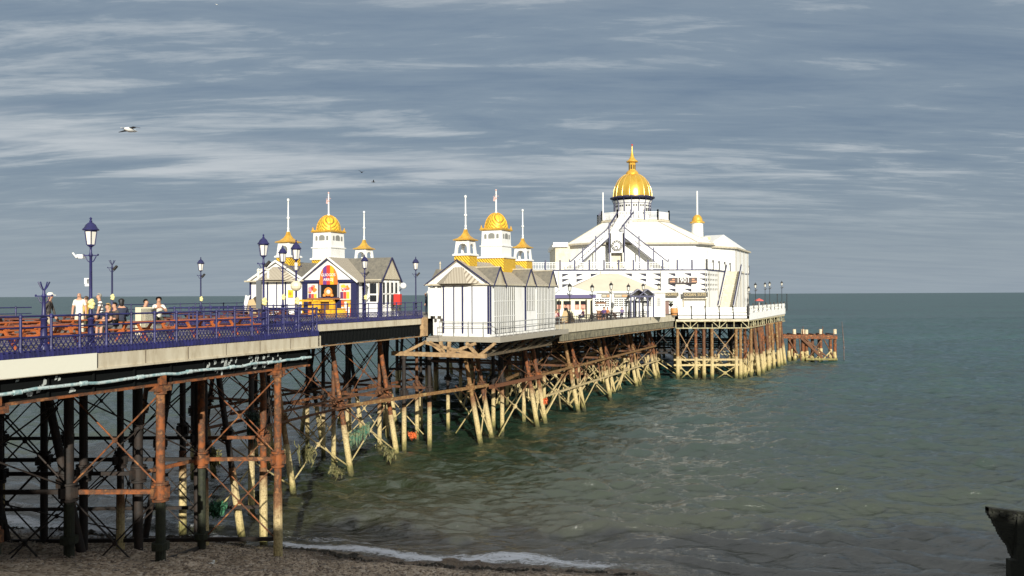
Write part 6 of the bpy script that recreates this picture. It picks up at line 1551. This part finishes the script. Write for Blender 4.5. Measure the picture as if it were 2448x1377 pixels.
cl = lambda n, c, **k: mat('cloth_'+n, c, .8, **k)
WHT = cl('white', (.74,.72,.62)); KHK = cl('khaki', (.42,.36,.24)); BLK = cl('black', (.016,.016,.02)); NVY = cl('navy', (.02,.025,.05)); CRM = cl('cream', (.62,.57,.44)); DKG = cl('grey', (.09,.09,.09)); OLV = cl('olive', (.06,.06,.035))
STR = bpy.data.materials.new('cloth_striped'); STR.use_nodes = True; _n = STR.node_tree; _t = _n.nodes.new('ShaderNodeTexCoord'); _w = _n.nodes.new('ShaderNodeTexWave'); _w.bands_direction = 'Z'; _w.inputs['Scale'].default_value = 2.3; _n.links.new(_t.outputs['Object'], _w.inputs['Vector']); _n.links.new(ramp(_n, _w.outputs['Fac'], [(.30,(.03,.015,.02)),(.42,(.74,.72,.66))]), _n.nodes['Principled BSDF'].inputs['Base Color']); MATS['cloth_striped'] = STR
HG, HB, HD, HY_ = mat('hair_grey', (.35,.32,.27), .7), mat('hair_brown', (.07,.035,.015), .6), mat('hair_dark', (.012,.01,.009), .5), mat('hair_blond', (.45,.30,.12), .6)
def dk(px, D): q = Q(px,750,D); return (q.x,q.y,Z1)
def pack(m): 
    def f(r, J): b = MB(); b.sphere((0,-.19,J['chs'].z-.08),.16,8,6,(1,.6,1.35)); b.build('backpack', m, r, smooth=True)
    return f
person('man in a white cap and dark jacket walking past the short blue post', dk(113,31.5), -PI/2+.25, 'walk', mat('cloth_dark_jacket', (.03,.025,.03), .8, c2=(.10,.09,.07), scale=5), KHK, HG, hat=WHT, sc=.97)
person('man in a white polo shirt and cream trousers standing beside the tall lamp', dk(190,33.0), PI+.2, 'stand', WHT, CRM, None, sleeve=False, sc=1.0)
person('person with a yellow bag half hidden behind the tall lamp post', dk(207,36.0), PI/2, 'stand', cl('yellow', (.65,.42,.08)), OLV, HB, sc=.9, extra=pack(mat('cloth_yellow', (.65,.42,.08))))
person('grey haired woman in a striped sleeveless top right of the tall lamp', dk(243,33.5), PI/2+.6, 'walk', STR, NVY, HG, sleeve=False, sc=.96)
person('fair haired woman in black seated with bare legs under the striped woman', dk(262,31.6), PI-.5, 'sit', BLK, DKG, HY_, sleeve=False, shorts=True, hairlong=True, sc=.98)
person('dark haired person seated looking down, left of the person in navy', dk(278,33.0), PI-.6, 'sit', mat('cloth_dark_jacket', (.03,.025,.03)), BLK, HD, sleeve=False, sc=1.0)
person('person in a navy top seated with back turned beside the tables', dk(291,34.5), .6, 'sit', NVY, BLK, HD, sc=1.1, hairlong=True)
person('man in black leaning forward over a table left of the cream bin', dk(333,36.4), -PI/2-.2, 'lean', BLK, BLK, HD, sleeve=False, sc=1.08)
person('man in a pale shirt eating with hands to his mouth behind the cream bin', dk(378,37.5), PI+.5, 'lean', WHT, OLV, HD, sleeve=False, sc=1.15)
person('person standing by the lamp in the gap between the kiosks', (*wor(TM-1.3, 58.3), Z1), PI/2, 'stand', NVY, NVY, HG, sc=1.0)
def ck_(px, ins, **k): x, y = on_edge(px, ins); return (x, y, Z2)
person('man in a black printed t-shirt standing before the tent', ck_(1402,2.6), 2.4, 'stand', BLK, NVY, HB, sleeve=False, sc=1.02)
person('person in dark red sitting at the left end of the tent', ck_(1341,1.6), 2.0, 'sit', cl('dark_red', (.22,.03,.03)), BLK, HB, sc=1.05)
person('person in pink and white sitting next to the leaning parasol', ck_(1352,1.3), -2.6, 'sit', cl('pink', (.62,.40,.38)), BLK, HD, sc=1.0)
person('person in a maroon top sitting right of the leaning parasol', ck_(1366,1.7), 2.6, 'sit', cl('maroon', (.16,.03,.05)), DKG, HB, sc=1.0)
person('person in dark clothes seated between tent and cafe', ck_(1430,1.9), 2.2, 'sit', cl('plum', (.10,.04,.07)), NVY, HD, sc=1.0)
person('person in a purple jacket seated below the tall pointed lantern', ck_(1474,1.7), 2.9, 'sit', cl('purple', (.09,.05,.16)), NVY, HB, sc=1.05)
person('person in orange brown seated in front of the cafe window', ck_(1487,2.0), -2.9, 'sit', cl('rust', (.35,.12,.04)), BLK, HD, sc=1.0)
person('person in purple seated near the blue cafe porch', ck_(1511,1.4), 2.9, 'sit', cl('lilac', (.16,.12,.26)), NVY, HD, sc=1.0)
person('person in dark blue sitting at the right end of the lower deck', ck_(1590,1.3), 2.2, 'sit', NVY, cl('plum', (.10,.04,.07)), HD, sc=1.1)
for m_ in bpy.data.meshes:
    if m_.users == 0: bpy.data.meshes.remove(m_)
